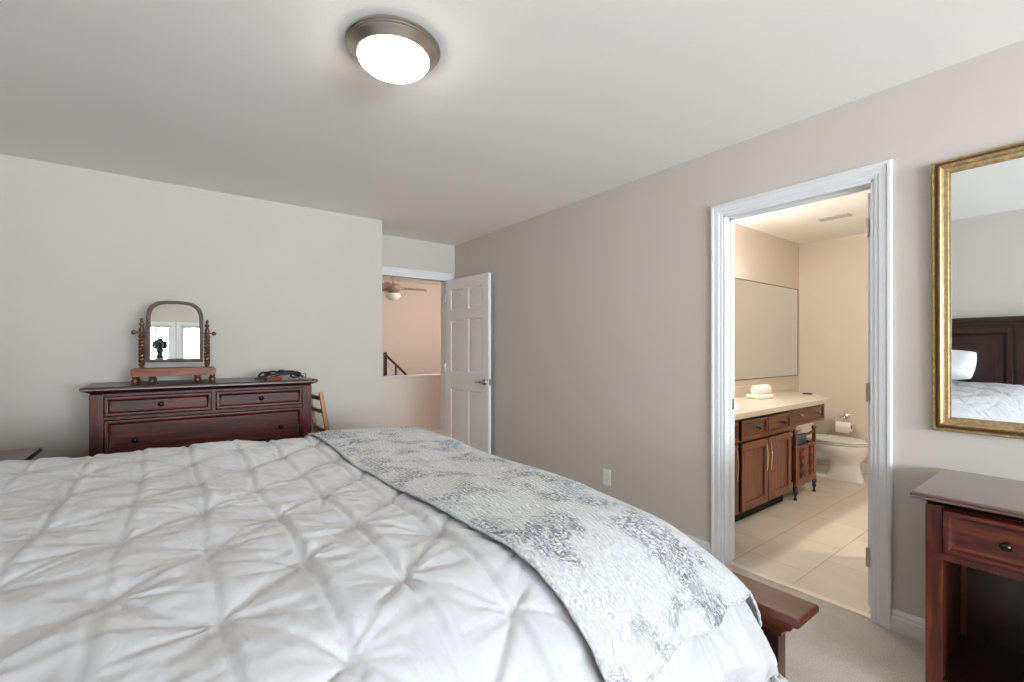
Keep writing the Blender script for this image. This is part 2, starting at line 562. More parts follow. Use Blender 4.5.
for k, (x0, x1, z0, z1) in enumerate(WINDOWS):
    f = MB()
    f.sweep_rect(x0 - .07, x1 + .07, z0 - .07, z1 + .07, [(0, 0), (0, .018), (.07, .012), (.07, -.1), (.062, -.1), (.062, 0)], XZ(BACK_Y, 1))
    f.sweep_rect(x0, x1, z0, z1, [(0, -.05), (0, -.09), (.05, -.09), (.05, -.05)], XZ(BACK_Y, 1))
    f.box((x0 + x1) / 2 - .02, (x0 + x1) / 2 + .02, BACK_Y - .09, BACK_Y - .05, z0 + .05, z1 - .05)
    f.box(x0 - .09, x1 + .09, BACK_Y - .02, BACK_Y + .04, z0 - .05, z0 - .02, .004)
    o = struct('window_%d' % (k + 1), f, M['trim'], ['narrow bright window behind the viewer nearest the headboard wall',
               'bright middle window behind the viewer, reflected in the dressing mirror',
               'wide bright window behind the viewer nearest the gilt mirror wall'][k], 'window')
    obj('pane', MB().box(x0 + .05, x1 - .05, BACK_Y - .072, BACK_Y - .068, z0 + .05, z1 - .05), M['pane'], o)
    bl = MB()
    nsl = int((z1 - z0) / .06)
    for q in range(nsl):
        zz = z0 + .05 + q * .06
        bl.box(x0 + .03, x1 - .03, BACK_Y - .045, BACK_Y - .005, zz, zz + .003)
    obj('blind', bl, M['trim'], o, smooth=False)

def base_prof(h=.095, t=.016):
    return [(0, 0), (0, t), (h * .62, t), (h * .68, t * .7), (h * .84, t * .7), (h * .9, t * .45), (h, t * .3), (h, 0)]
def baseboard(name, path, label):
    """path on the floor (x, y); the board stands on the path's left side"""
    b_ = MB()
    prof = [(h, z) for z, h in base_prof()]
    b_.sweep_open(path, prof, lambda u, v, h: (u, v, h))
    struct(name, b_, M['trim'], label, 'baseboard', True)
baseboard('baseboard_right', [(XR, BACK_Y), (XR, DY0 - .07)], 'white moulded baseboard between the nightstand and the bathroom doorway')
baseboard('baseboard_right_far', [(XR, DY1 + .07), (XR, YD)], 'white moulded baseboard along the wall with the outlet')
baseboard('baseboard_front', [(1.56, YF), (XL, YF)], 'white moulded baseboard behind the dresser')
baseboard('baseboard_left', [(XL, YF), (XL, BACK_Y)], 'white moulded baseboard behind the headboard')

CAS = [(0, 0), (0, .015), (.004, .019), (.016, .019), (.022, .014), (.050, .012), (.056, .008), (.069, .007), (.072, .005), (.072, 0)]
def casing(a, b_, z, plane, name, label, extra=None):
    c = MB()
    c.sweep_open([(b_ + .0, 0), (b_ + .0, z), (a, z), (a, 0)][::-1], [(i, h) for i, h in CAS], plane)
    return c
# bathroom doorway: casing + jamb lining + stop
c = MB()
pr = [(.005 + .067 * (1 - i / .072), h) for i, h in CAS]
c.sweep_open([(DY0, 0), (DY0, DZ), (DY1, DZ), (DY1, 0)], pr, YZ(XR))
c.box(XR - .002, XR2 + .002, DY0 - .005, DY0 + .008, 0, DZ)
c.box(XR - .002, XR2 + .002, DY1 - .008, DY1 + .005, 0, DZ)
c.box(XR - .002, XR2 + .002, DY0, DY1, DZ - .008, DZ + .005)
c.box(XR + .05, XR + .062, DY1 - .02, DY1 - .008, 0, DZ - .008).box(XR + .05, XR + .062, DY0, DY1, DZ - .02, DZ - .008)
tr1 = struct('trim_1', c, M['trim'], 'white moulded casing and jamb of the bathroom doorway', 'door casing', True)
obj('strike_plate', MB().box(XR + .07, XR + .1, DY1 - .0095, DY1 - .007, .90, .96, .002), M['knob'], tr1)
# bedroom doorway
c = MB()
c.sweep_open([(HX0, 0), (HX0, DZ), (HX1, DZ), (HX1, 0)], pr, XZ(YD))
c.box(HX0 - .005, HX0 + .012, YD - .002, YD + .122, 0, DZ).box(HX1 - .012, HX1 + .005, YD - .002, YD + .122, 0, DZ)
c.box(HX0, HX1, YD - .002, YD + .122, DZ - .012, DZ + .005)
struct('trim_2', c, M['trim'], 'white casing and jamb around the open bedroom door', 'door casing', True)

# threshold strip
struct('trim_3', MB().box(XR + .012, XR + .05, DY0 + .008, DY1 - .008, -.002, .006, .002), M['steel_strip'], 'thin pale metal strip between carpet and bathroom tile', 'threshold')

# ---- doors
def six_panel(L, t=.035, hgt=2.02):
    d = MB()
    d.box(0.002, L - .002, -t / 2 + .008, t / 2 - .008, .012, hgt - .002)
    st = .105
    midw = .09
    xs_ = [(0, st), (L / 2 - midw / 2, L / 2 + midw / 2), (L - st, L)]
    rows = [(.01, .19), (.83, 1.01), (1.58, 1.68), (1.91, hgt)]
    for a, b_ in (xs_[0], xs_[2]):
        d.box(a, b_, -t / 2, t / 2, .01, hgt, .0025, 1)
    for a, b_ in rows:
        d.box(st - .002, L - st + .002, -t / 2, t / 2, a, b_, .0025, 1)
    for (za, zb) in zip(rows, rows[1:]):
        d.box(xs_[1][0], xs_[1][1], -t / 2, t / 2, za[1] - .002, zb[0] + .002, .0025, 1)
        for xa, xb in ((xs_[0][1], xs_[1][0]), (xs_[1][1], xs_[2][0])):
            for sgn in (-1, 1):
                d.sweep_rect(xa, xb, za[1], zb[0], [(0, t / 2 - .001), (.006, t / 2 - .001), (.014, t / 2 - .009), (.0, t / 2 - .009)], XZ(0, sgn))
                d.sweep_rect(xa + .02, xb - .02, za[1] + .02, zb[0] - .02, [(0, t / 2 - .009), (.022, t / 2 - .002), (.03, t / 2 - .002), (.03, t / 2 - .009)], XZ(0, sgn))
                ya, yb = sorted((sgn * (t / 2 - .009), sgn * (t / 2 - .002)))
                d.box(xa + .045, xb - .045, ya, yb, za[1] + .045, zb[0] - .045)
    return d

L1 = .79
da = math.atan2(-.806, .051)
d1 = struct('door_1', six_panel(L1), M['door'], 'white six panel bedroom door standing open against the grey wall', 'door', True, (HX1 - .012, YD - .02, 0), da)
def lever(side, L):
    h = MB()
    y = side * .0175
    h.lathe([(.0, 0), (.030, 0), (.032, side * .004), (.028, side * .010), (.012, side * .012), (.011, side * .045), (.0, side * .046)], (L - .065, y, .93), 'y', 20)
    h.tube([(L - .060, y + side * .045, .93), (L - .085, y + side * .047, .931), (L - .13, y + side * .045, .928), (L - .175, y + side * .042, .922)], [.010, .010, .008, .006], 10)
    return h
for sd in (-1, 1):
    obj('lever_handle', lever(sd, L1), M['nickel'], d1)
obj('latch_plate', MB().box(L1 - .001, L1 + .002, -.012, .012, .90, .96, .001, 1), M['nickel'], d1)
for z in (.25, 1.05, 1.82):
    obj('hinge', MB().lathe([(0, 0), (.007, 0), (.007, .09), (0, .09)], (-.004, -.02, z - .045), 'z', 10), M['nickel'], d1)

L2 = .69
d2 = struct('door_2', six_panel(L2), M['door'], 'white bathroom door swung inward, seen edge on at the right jamb', 'door', True, (XR2 + .012, DY0 + .034, 0), R(7.5))
for z in (.25, 1.05, 1.85):
    hg = MB()
    hg.lathe([(0, 0), (.008, 0), (.008, .09), (0, .09)], (-.012, .016, z - .045), 'z', 10)
    hg.box(-.012, .02, .017, .0195, z - .045, z + .045)
    obj('hinge', hg, M['nickel'], d2)
for sd in (-1, 1):
    obj('lever_handle', lever(sd, L2), M['nickel'], d2)

# ---- bathroom shell
struct('floor_bathroom', MB().box(XR + .03, BX, BY0, BY1, -.1, -.001), M['tile'], 'beige ceramic tile floor of the bathroom', 'floor')
struct('ceiling_bathroom', MB().box(XR2, BX + .1, BY0 - .1, BY1 + .1, H, H + .1), M['ceiling'], 'pale bathroom ceiling with a vent', 'ceiling')
struct('wall_bathroom_left', MB().box(XR2, BX + .1, BY1, BY1 + .1, 0, H), M['wall_bath'], 'beige bathroom wall carrying the large mirror', 'wall')
struct('wall_bathroom_far', MB().box(BX, BX + .1, BY0, BY1, 0, H), M['wall_bath'], 'beige bathroom wall behind the toilet paper holder', 'wall')
struct('wall_bathroom_right', MB().box(XR2, BX + .1, BY0 - .1, BY0, 0, H), M['wall_bath'], 'beige bathroom wall opposite the vanity', 'wall')
baseboard('baseboard_bathroom', [(BX, BY0), (BX, BY1)], 'white baseboard behind the toilet')

# ---- hall and stairwell beyond the bedroom door
GY = 8.7
WH = plain('stairwell_wall_paint', srgb(190, 176, 166), .85)
struct('floor_hall', MB().box(-.2, 6.2, YD + .12, 5.9, -.1, 0), plain('hall_floor', srgb(170, 120, 78), .5, noise=.08, nscale=8), 'warm toned hall floor beyond the bedroom door', 'floor')
pw = MB().box(-.2, 6.2, 5.88, 5.99, -.3, .86)
pw.box(-.2, 6.2, 5.855, 6.015, .86, .895, .004)
struct('wall_pony', pw, M['wall'], 'grey half wall with a flat ledge beyond the bedroom doorway', 'half wall')
struct('wall_light_block', MB().box(-.2, 6.2, 5.9, 5.98, -2.8, -.3), WH, 'unseen wall added beneath the hall floor to block outside light', 'wall')  # added to stop world light leaking in under the hall
struct('trim_4', MB().box(-.2, 6.2, 5.866, 5.88, 0, .09), M['trim'], 'baseboard of the half wall in the hall', 'baseboard')
struct('wall_hall_far', MB().box(-.3, 6.4, GY, GY + .1, -2.7, 2.75), WH, 'warm beige stairwell wall beyond the half wall', 'wall')
struct('wall_hall_left', MB().box(-.3, -.2, YD + .12, GY, -2.7, 2.75), WH, 'beige hall end wall out of sight left', 'wall')
struct('wall_hall_right', MB().box(6.2, 6.3, YD + .12, GY, -2.7, 2.75), WH, 'beige hall end wall out of sight right', 'wall')
w = MB().box(XR2, 6.2, YD + .02, YD + .12, 0, 2.75).box(-.2, XR2, YD + .12, YD + .125, H, 2.75)
struct('wall_hall_near', w, WH, 'hall side of the bedroom wall', 'wall')
struct('ceiling_hall', MB().box(-.3, 6.3, YD + .05, GY + .1, 2.62, 2.72), M['ceiling'], 'hall ceiling carrying the fan', 'ceiling')
struct('floor_lower', MB().box(-.3, 6.3, 5.99, GY, -2.8, -2.7), M['carpet'], 'lower level floor under the stairwell', 'floor')

# ------------------------------------------------------------------ bed
bed = thing('bed', 'dark mahogany panel bed with a low footboard under white bedding', 'bed', (0, 0, 0))
BYC = 1.525
BY_A, BY_B = .50, 2.55
hb = MB()
for y in (BY_A - .05, BY_B - .05):
    hb.box(XL + .03, XL + .12, y, y + .1, 0, 1.40, .006)
hb.box(XL + .045, XL + .10, BY_A + .05, BY_B - .05, .35, 1.40)
headboard = obj('headboard', hb, M['dark_z'], bed)
hc = MB()
hc.loft([[(XL + .02 + x, y, z) for x, z in ((0, 1.40), (.125, 1.40), (.125, 1.412), (.135, 1.425), (.145, 1.432), (.145, 1.462), (.135, 1.47), (0, 1.47))] for y in (BY_A - .08, BY_B + .08)])
obj('cap_rail', hc, M['dark_y'], headboard)
pys = [BY_A + .05 + k * (BY_B - BY_A - .1) / 3 for k in range(4)]
for a, b_ in zip(pys, pys[1:]):
    p = MB().sweep_rect(a + .02, b_ - .02, .62, 1.36, [(0, 0), (0, .022), (.035, .022), (.05, .008), (.06, 0)], YZ(XL + .10, 1))
    p.box(XL + .10, XL + .108, a + .12, b_ - .12, .74, 1.24, .004)
    obj('panel', p, M['dark_z'], headboard)
# footboard
FZ = .50
fb = MB()
fb.box(1.415, 1.452, BY_A + .12, BY_B - .12, .10, FZ - .07, .003)
footboard = obj('footboard', fb, M['dark_y'], bed)
for y in (BY_A + .09, BY_B - .16):
    obj('post', MB().box(1.408, 1.46, y, y + .07, 0, FZ - .072, .005), M['dark_z'], footboard)
cy0, cy1 = BY_A + .035, BY_B - .035
fc = MB()
rows = []
for ins, z in ((.052, .425), (.050, .436), (.040, .446), (.026, .454), (.020, .462), (.020, .470), (.006, .472), (.0, .477), (.0, .492), (.004, .498), (.010, .5)):
    io = ins * 1.55
    ii = ins * .25
    rows.append([(1.407 + ii, cy0 + ins, z), (1.547 - io, cy0 + ins, z), (1.547 - io, cy1 - ins, z), (1.407 + ii, cy1 - ins, z)])
fc.loft(rows)
obj('cap_rail', fc, M['cap_y'], footboard)
fp = MB().sweep_rect(BY_A + .16, BY_B - .16, .16, .42, [(0, 0), (0, .012), (.03, .012), (.045, 0)], YZ(1.452, 1))
obj('panel', fp, M['dark_y'], footboard)
for y in (BY_A + .075, BY_B - .115):
    obj('side_rail', MB().box(XL + .12, 1.41, y, y + .03, .08, .17, .004), M['dark_x'], bed)
obj('slat_base', MB().box(XL + .12, 1.41, BY_A + .105, BY_B - .115, .10, .14), M['dark_x'], bed)
tag(obj('mattress', MB().box(XL + .14, 1.20, BY_A + .22, BY_B - .14, .141, .54, .08, 4), M['mattress']), 'thick pale mattress hidden beneath the white comforter on the bed', 'mattress')

# ---- cloth surfaces
rng = np.random.default_rng(4)
def vnoise(x, y, seed=0):
    """smooth value noise on arrays"""
    t = np.random.default_rng(seed).random((256, 256))
    xi, yi = np.floor(x).astype(int), np.floor(y).astype(int)
    fx, fy = x - xi, y - yi
    fx, fy = fx * fx * (3 - 2 * fx), fy * fy * (3 - 2 * fy)
    g = lambda a, b_: t[a % 256, b_ % 256]
    return (g(xi, yi) * (1 - fx) * (1 - fy) + g(xi + 1, yi) * fx * (1 - fy) + g(xi, yi + 1) * (1 - fx) * fy + g(xi + 1, yi + 1) * fx * fy) * 2 - 1

WN, RN = 1.015, .38       # near side: half width and shoulder radius
WY, RY = 1.10, .20        # far side
XF, RX = 1.40, .32
ZT = .822
def arc(v, lf, r):
    """folded coordinate: returns outward position and drop"""
    th = np.clip((v - lf) / r, 0, math.pi / 2)
    pos = np.where(v < lf, v, lf + r * np.sin(th))
    drop = r * (1 - np.cos(th)) + np.maximum(0, v - lf - r * math.pi / 2)
    drop = np.where(v < lf, 0, drop)
    return pos, drop
def bed_surface(U, V):
    """cloth coordinates (x along the bed, v across from the centre line) -> position"""
    av = np.abs(V)
    head = np.clip((.45 - U) / .8, 0, 1)
    head = head * head * (3 - 2 * head)
    rn = RN - .20 * head
    wn = WN + .13 * head
    pn, dn = arc(av, wn - rn, rn)
    pf, df = arc(av, WY - RY, RY)
    py, dy = np.where(V < 0, pn, pf), np.where(V < 0, dn, df)
    px, dx = arc(U, XF - RX, RX)
    d = (dx ** 2.2 + dy ** 2.2) ** (1 / 2.2)
    d = np.where(d < .36, d, .36 + .15 * (1 - np.exp(-(d - .36) / .15)))   # the hem gathers up
    y = BYC + np.sign(V) * py
    tuck = np.clip((dx - .2) * .6, 0, .07)
    x = px - tuck
    y = y + np.where(V < 0, np.clip((dn - .22) * .55, 0, .10), 0)
    x = x - .07 * np.exp(-((y - (BYC - WN)) / .2) ** 2) * np.clip((d - .12) / .2, 0, 1) * np.clip((U - .6) / .6, 0, 1)
    z = ZT - d - .05 * px
    far = np.clip((V - .2) / .7, 0, 1) * np.clip((U + .3) / .6, 0, 1)
    z = z + .019 * far * far * (3 - 2 * far)
    # the corner by the viewer sags
    z = z - .095 * np.exp(-((px - XF) ** 2 + (y - (BYC - WN)) ** 2) / .36 ** 2)
    z = z + .010 * vnoise(U * 2.3 + 3, V * 2.3 + 9, 1) * np.exp(-d * 6)
    return x, y, z
def cloth_grid(u0, u1, v0, v1, step):
    nu, nv = int((u1 - u0) / step) + 1, int((v1 - v0) / step) + 1
    return np.meshgrid(np.linspace(u0, u1, nu), np.linspace(v0, v1, nv), indexing='ij')
def grid_obj(name, P, UV, mat, thick=0.0, parent=None):
    nu, nv = P[0].shape
    co = np.stack([p.ravel() for p in P], 1)
    idx = np.arange(nu * nv).reshape(nu, nv)
    q = np.stack([idx[:-1, :-1], idx[1:, :-1], idx[1:, 1:], idx[:-1, 1:]], -1).reshape(-1, 4)
    me = bpy.data.meshes.new(name)
    me.from_pydata(co.tolist(), [], q.tolist())
    uvl = me.uv_layers.new(name='UVMap')
    uu = np.stack([UV[0].ravel(), UV[1].ravel()], 1)[q.ravel()]
    uvl.data.foreach_set('uv', uu.ravel().astype(np.float32))
    me.polygons.foreach_set('use_smooth', [True] * len(me.polygons))
    me.materials.append(mat)
    o = bpy.data.objects.new(name, me)
    COL.objects.link(o)
    if thick:
        s_ = o.modifiers.new('thickness', 'SOLIDIFY')
        s_.thickness = thick
        s_.offset = -1
    if parent:
        o.parent = parent
    return o
def normals(P):
    d = [np.gradient(p, axis=0) for p in P]
    e = [np.gradient(p, axis=1) for p in P]
    n = [d[1] * e[2] - d[2] * e[1], d[2] * e[0] - d[0] * e[2], d[0] * e[1] - d[1] * e[0]]
    L = np.sqrt(n[0] ** 2 + n[1] ** 2 + n[2] ** 2) + 1e-9
    return [c / L for c in n]

THROW_U = .60          # inner edge of the throw
def tuck_height(U, V):
    """pintucks: a diamond lattice of pinched points, with fans of pleats around each"""
    sx, sy = .157, .311
    Y = V + BYC
    best = np.full(U.shape, 9.0)
    h = np.zeros(U.shape)
    i0 = np.round((U - .072) / sx).astype(int)
    R1 = np.random.default_rng(11).random((64, 64, 8))
    for di in (-2, -1, 0, 1, 2):
        i = i0 + di
        off = np.where(i % 2 == 0, 0.0, sy / 2)
        j0 = np.round((Y - .87 - off) / sy).astype(int)
        for dj in (-1, 0, 1):
            j = j0 + dj
            rr = R1[i % 64, j % 64]
            cx = .072 + i * sx + (rr[..., 0] - .5) * .02
            cy = .87 + off + j * sy + (rr[..., 1] - .5) * .03
            dx, dy = U - cx, Y - cy
            r = np.sqrt(dx * dx + dy * dy) + 1e-6
            best = np.minimum(best, r)
            th = np.arctan2(dy, dx)
            tw = th + .25 * np.sin(2 * th + rr[..., 5] * 6.28)
            for n_, q_, a_, w_ in ((5, 2, .0055, .11), (7, 3, .0045, .085), (4, 4, .006, .15), (12, 6, .0026, .10), (17, 7, .0018, .08)):
                c_ = (1 - np.abs(np.sin(n_ * .5 * tw + rr[..., q_] * 6.28))) ** 3
                h -= a_ * c_ * np.exp(-(r / w_) ** 1.5) * (1 - np.exp(-(r / .012) ** 2))
    h -= .012 * np.exp(-(best / .03)) 
    h += .004 * (1 - np.exp(-(best / .07) ** 2)) + .004
    # pleat lines between the pinches: along the columns and along both diagonals
    cu = (U - .072) / sx
    du = np.abs(cu - np.round(cu)) * sx
    wob = .012 * vnoise(Y * 3.1, np.round(cu) * 7.7, 5)
    du = np.abs((cu - np.round(cu)) * sx + wob)
    amp = .65 + .4 * vnoise(Y * 1.7 + 5, np.round(cu) * 3.3 + 2, 6)
    su = (cu - np.round(cu)) * sx + wob
    h -= .0042 * amp * np.exp(-(du / .007) ** 1.3)
    h += .0062 * amp * np.tanh(su / .0035) * np.exp(-np.abs(su) / .05)
    h += .0045 * amp * np.exp(-((du - .018) / .010) ** 2)
    for sgn, sd, st in ((-1, 7, .010), (1, 8, .0045)):
        q = ((U - .072) / sx + sgn * (Y - .87) / (sy / 2)) / 2
        k = np.round(q)
        dq = (q - k) * 2 * sx * .7071 + .007 * vnoise(U * 6 + k * 3, Y * 6, sd)
        am = np.clip(.35 + .8 * vnoise(k * 5.3 + 2, (U - sgn * Y) * 2.1, sd + 3), 0, 1)
        h -= st * am * np.exp(-(np.abs(dq) / .009) ** 1.4)
        h += st * .55 * am * np.tanh(dq / .004) * np.exp(-np.abs(dq) / .035)
    # small drawn wrinkles
    h += .0022 * vnoise(U * 26 + Y * 9, Y * 11 - U * 6, 21) + .0016 * vnoise(U * 15 - Y * 34, Y * 22 + U * 6, 22)
    h += .0035 * vnoise(U * 5.5, Y * 5.0, 23)
    return h

U, V = cloth_grid(XL + .16, XF - RX + RX * 1.5708 + .08, -1.36, 1.50, .006)
P = list(bed_surface(U, V))
nn = normals(P)
hh = tuck_height(U, V)
under = 1 / (1 + np.exp(-(U - THROW_U - .05) / .02))
near = (V < -1.12) & (U > .55)
damp = 1 - .62 * under * (1 / (1 + np.exp(-(V + 1.0) / .03)))
far = 1 / (1 + np.exp(-(V - .93) / .03))
hh = hh * damp * (1 - .9 * under * far) - .004 * under - .012 * np.clip(V - .95, 0, .2) / .2 * (U > THROW_U - .15)
# gathered folds hanging at the near side by the foot
fold = np.clip((-V - 1.0) / .2, 0, 1) * np.clip((U - .3) / .4, 0, 1)
hh = hh + fold * (.020 * np.sin(U * 21 + 1.2 * np.sin(V * 9)) + .008 * np.sin(U * 47 + V * 12))
sgn = np.sign(nn[2].mean())
P = [p + sgn * n_ * hh for p, n_ in zip(P, nn)]
comf = grid_obj('comforter', P, (U, V), M['duvet'], .012)
tag(comf, 'white pintucked comforter with pinched diamond pleats spread over the bed', 'comforter')

def throw_surface(U, V, lift):
    Q = list(bed_surface(U, V))
    n_ = normals(Q)
    s_ = np.sign(n_[2].mean())
    e = np.clip((U - THROW_U) / .05, 0, 1)
    lf = lift + .004 * vnoise(U * 9, V * 9, 31) + .006 * vnoise(U * 3.5, V * 3.5, 32) - .008 * (1 - e) ** 2
    fold_ = np.clip((-V - 1.0) / .2, 0, 1) * np.clip((U - .3) / .4, 0, 1)
    lf = lf + fold_ * .012 * np.sin(U * 21 + 1.2 * np.sin(V * 9))
    return [q + s_ * c * lf for q, c in zip(Q, n_)]
u1t = XF - RX + RX * 1.5708 + .05
def shape_throw(S, T):
    """S 0..1 from the inner edge to the foot, T 0..1 from near edge to far edge, with soft wavy borders"""
    u_in = THROW_U + .05 * np.exp(-T * 5) - .09 * np.exp(-(1 - T) * 4) + .012 * np.sin(T * 9 + 1) + .01 * vnoise(T * 9, T * 0 + 2, 41)
    Uq = u_in + (u1t - u_in) * S
    v_near = -.985 + .11 * S ** 1.5 - .09 * np.exp(-S * 6) + .012 * np.sin(S * 12) + .008 * np.sin(S * 29)
    Vq = v_near + (1.40 - v_near) * T
    return Uq, Vq
S, T = np.meshgrid(np.linspace(0, 1, 140), np.linspace(0, 1, 340), indexing='ij')
TU, TV = shape_throw(S, T)
throw = grid_obj('throw_blanket', throw_surface(TU, TV, .026), (TU, TV), M['throw'], .007)
tag(throw, 'quilted white throw with grey floral print laid across the foot of the bed', 'throw blanket')
fr = MB()
def fr_line(S_, T_):
    a, b_ = shape_throw(np.array([S_]), np.array([T_]))
    return a, b_
ss = np.linspace(0, 1, 90)
for (Sa, Ta) in ((ss, ss * 0), (ss * 0, ss)):
    uu_, vv_ = shape_throw(Sa, Ta)
    e_ = .002
    q = []
    for du_, dv_ in ((0, 0),):
        A = bed_surface(uu_, vv_)
    # offset along the normal by finite differences
    B1, B2 = bed_surface(uu_ + e_, vv_), bed_surface(uu_, vv_ + e_)
    t1 = np.stack(B1, 1) - np.stack(A, 1)
    t2 = np.stack(B2, 1) - np.stack(A, 1)
    nv_ = np.cross(t1, t2)
    nv_ /= np.linalg.norm(nv_, axis=1, keepdims=True) + 1e-12
    e2 = np.clip((uu_ - THROW_U) / .05, 0, 1)
    lf = .023 + .004 * vnoise(uu_ * 9, vv_ * 9, 31) + .006 * vnoise(uu_ * 3.5, vv_ * 3.5, 32) - .008 * (1 - e2) ** 2
    fo = np.clip((-vv_ - 1.0) / .2, 0, 1) * np.clip((uu_ - .3) / .4, 0, 1)
    lf = lf + fo * .012 * np.sin(uu_ * 21 + 1.2 * np.sin(vv_ * 9))
    pts = np.stack(A, 1) + nv_ * lf[:, None]
    rr_ = [.0045 + .0015 * math.sin(k * 2.1) for k in range(len(pts))]
    fr.tube([tuple(p) for p in pts], rr_, 6)
fo_ = obj('border', fr, M['fringe'], throw)
fo_['label'] = 'grey ruffled border'

def pillow(name, loc, sx, sy, sz, lean, label, mat):
    n = 28
    A, B_ = np.meshgrid(np.linspace(-1, 1, n), np.linspace(-1, 1, n), indexing='ij')
    prof = ((1 - A ** 4) * (1 - B_ ** 4)) ** .55
    pinch = 1 - .05 * (A ** 2) * (B_ ** 2)
    mb = MB()
    faces = []
    for s_ in (1, -1):
        vs = [[mb.bm.verts.new((s_ * (sz * prof[i, j] * (.9 + .1 * math.sin(5 * A[i, j] + 3 * B_[i, j]))), sx * A[i, j] * pinch[i, j], sy * B_[i, j] * pinch[i, j])) for j in range(n)] for i in range(n)]
        for i in range(n - 1):
            for j in range(n - 1):
                mb.bm.faces.new((vs[i][j], vs[i + 1][j], vs[i + 1][j + 1], vs[i][j + 1]))
    bmesh.ops.remove_doubles(mb.bm, verts=mb.bm.verts, dist=1e-5)
    mb.xform(Matrix.Rotation(lean, 4, 'Y'))
    o = obj(name, mb, mat, None, loc)
    return tag(o, label, 'pillow', 'white pillows against the headboard')
PIL = plain('white_pillowcase', srgb(228, 228, 232), .8, bstr=.15, bscale=30)
pillow('pillow', (-.74, 1.09, 1.03), .31, .19, .075, R(-50), 'white pillow leaning on the headboard, the one seen in the gilt mirror', PIL)
pillow('pillow', (-.74, 1.98, 1.03), .31, .19, .075, R(-50), 'white pillow leaning on the headboard on the side of the far nightstand', PIL)

# ------------------------------------------------------------------ case furniture
def raised_drawer(x0, x1, z0, z1, y, mould=.022):
    """drawer front facing -Y: picture-frame moulding around a flat field"""
    d = MB()
    d.box(x0, x1, y, y + .02, z0, z1, .001, 1)
    d.sweep_rect(x0, x1, z0, z1, [(0, 0), (0, .012), (.003, .017), (mould * .45, .019), (mould - .004, .017), (mould, .011), (mould + .002, .004), (mould + .008, .001), (mould + .008, 0)], XZ(y))
    return d
def knob(x, y, z, r=.015):
    return MB().lathe([(0, .002), (r * .75, .002), (r * .75, -.004), (r * .42, -.007), (r * .40, -.014), (r * .95, -.020), (r, -.025), (r * .8, -.031), (r * .4, -.034), (0, -.0345)], (x, y, z), 'y', 20)

def slab_top(x0, x1, y0, y1, z, th=.045):
    """moulded top: flat slab with a cyma edge underneath on the front and sides"""
    prof = [(.052, z - th), (.044, z - th), (.04, z - th * .82), (.026, z - th * .66), (.016, z - th * .56), (.008, z - th * .5), (.0, z - th * .42), (.0, z - th * .14), (.005, z), (.06, z)]
    t = MB()
    rows = []
    for i, h in prof[:-1]:
        rows.append([(x0 + i, y0 + i, h), (x1 - i, y0 + i, h), (x1 - i, y1, h), (x0 + i, y1, h)])
    t.loft(rows)
    return t

# dresser: origin at floor, front centre; faces -Y
DXC = .228
dresser = thing('dresser', 'wide dark cherry dresser with round knobs against the far wall', 'dresser', (DXC, 3.53, 0))
hw = .598
body = MB()
body.box(-hw, hw, .012, .47, .09, .995)
for s_ in (-1, 1):
    a, b_ = sorted((s_ * hw, s_ * (hw - .062)))
    body.box(a, b_, 0, .06, 0, .995, .003)
    body.box(a, b_, .41, .47, 0, .12, .003)
body.box(-hw + .06, hw - .06, .004, .02, .05, .12, .002)
for z0, z1 in ((.985, .998), (.848, .862), (.61, .624), (.372, .386)):
    body.box(-hw + .06, hw - .06, .003, .02, z0, z1, .001, 1)
body.box(-.010, .010, .003, .02, .862, .985)
obj('carcass', body, M['cherry_z'], dresser)
obj('top', slab_top(-.635, .635, -.035, .485, 1.04), M['cherry_top'], dresser)
rows_ = [[(-hw + .066, -.012, .866, .982), (.012, hw - .066, .866, .982)], [(-hw + .066, hw - .066, .628, .844)], [(-hw + .066, hw - .066, .39, .606)], [(-hw + .066, hw - .066, .128, .368)]]
for r_i, row in enumerate(rows_):
    for x0, x1, z0, z1 in row:
        d = obj('drawer', raised_drawer(x0, x1, z0, z1, -.002), M['cherry_x'], dresser)
        kx = [(x0 + x1) / 2] if r_i == 0 else [-.393, .393]
        for x in kx:
            obj('knob', knob(x, -.002, (z0 + z1) / 2 - (.0 if r_i == 0 else .02)), M['knob'], d)

# nightstands
def make_nightstand(label, loc, rotz, topmat='stand_top'):
    t = thing('nightstand', label, 'nightstand', loc, rotz)
    w = .195
    zt = .76
    c = MB()
    for sx in (-1, 1):
        a, b_ = sorted((sx * w, sx * (w - .045)))
        c.box(a, b_, 0, .05, 0, zt - .04, .003)
        c.box(a, b_, .40, .445, 0, zt - .04, .003)
        a, b_ = sorted((sx * (w - .004), sx * (w - .03)))
        c.box(a, b_, .04, .41, .03, zt - .04)
    c.box(-w + .02, w - .02, .42, .44, .03, zt - .04)
    c.box(-w + .04, w - .04, .03, .43, .535, .55)
    c.box(-w + .04, w - .04, .006, .03, .535, .562, .002)
    obj('carcass', c, M['stand_z'], t)
    obj('shelf', MB().box(-w + .02, w - .02, .008, .43, .10, .126, .002), M['dark_x'], t)
    obj('plinth', MB().box(-w + .04, w - .04, .012, .03, .03, .10, .002), M['stand_x'], t)
    obj('back_panel', MB().box(-w + .03, w - .03, .405, .42, .126, .535), M['dark_z'], t)
    obj('top', slab_top(-w - .035, w + .035, -.03, .47, zt), M[topmat], t)
    d = obj('drawer', raised_drawer(-w + .047, w - .047, .566, zt - .046, -.002, .02), M['stand_x'], t)
    obj('knob', knob(0, -.002, (.566 + zt - .046) / 2, .014), M['knob'], d)
    return t
NX = 2.115
make_nightstand('cherry nightstand with open shelf and one drawer beneath the gilt mirror', (NX, .21, 0), R(-90))
ns2 = make_nightstand('dark nightstand at the far side of the bed, only its top corner showing', (-.55, 3.06, 0), R(90), 'cherry_top')

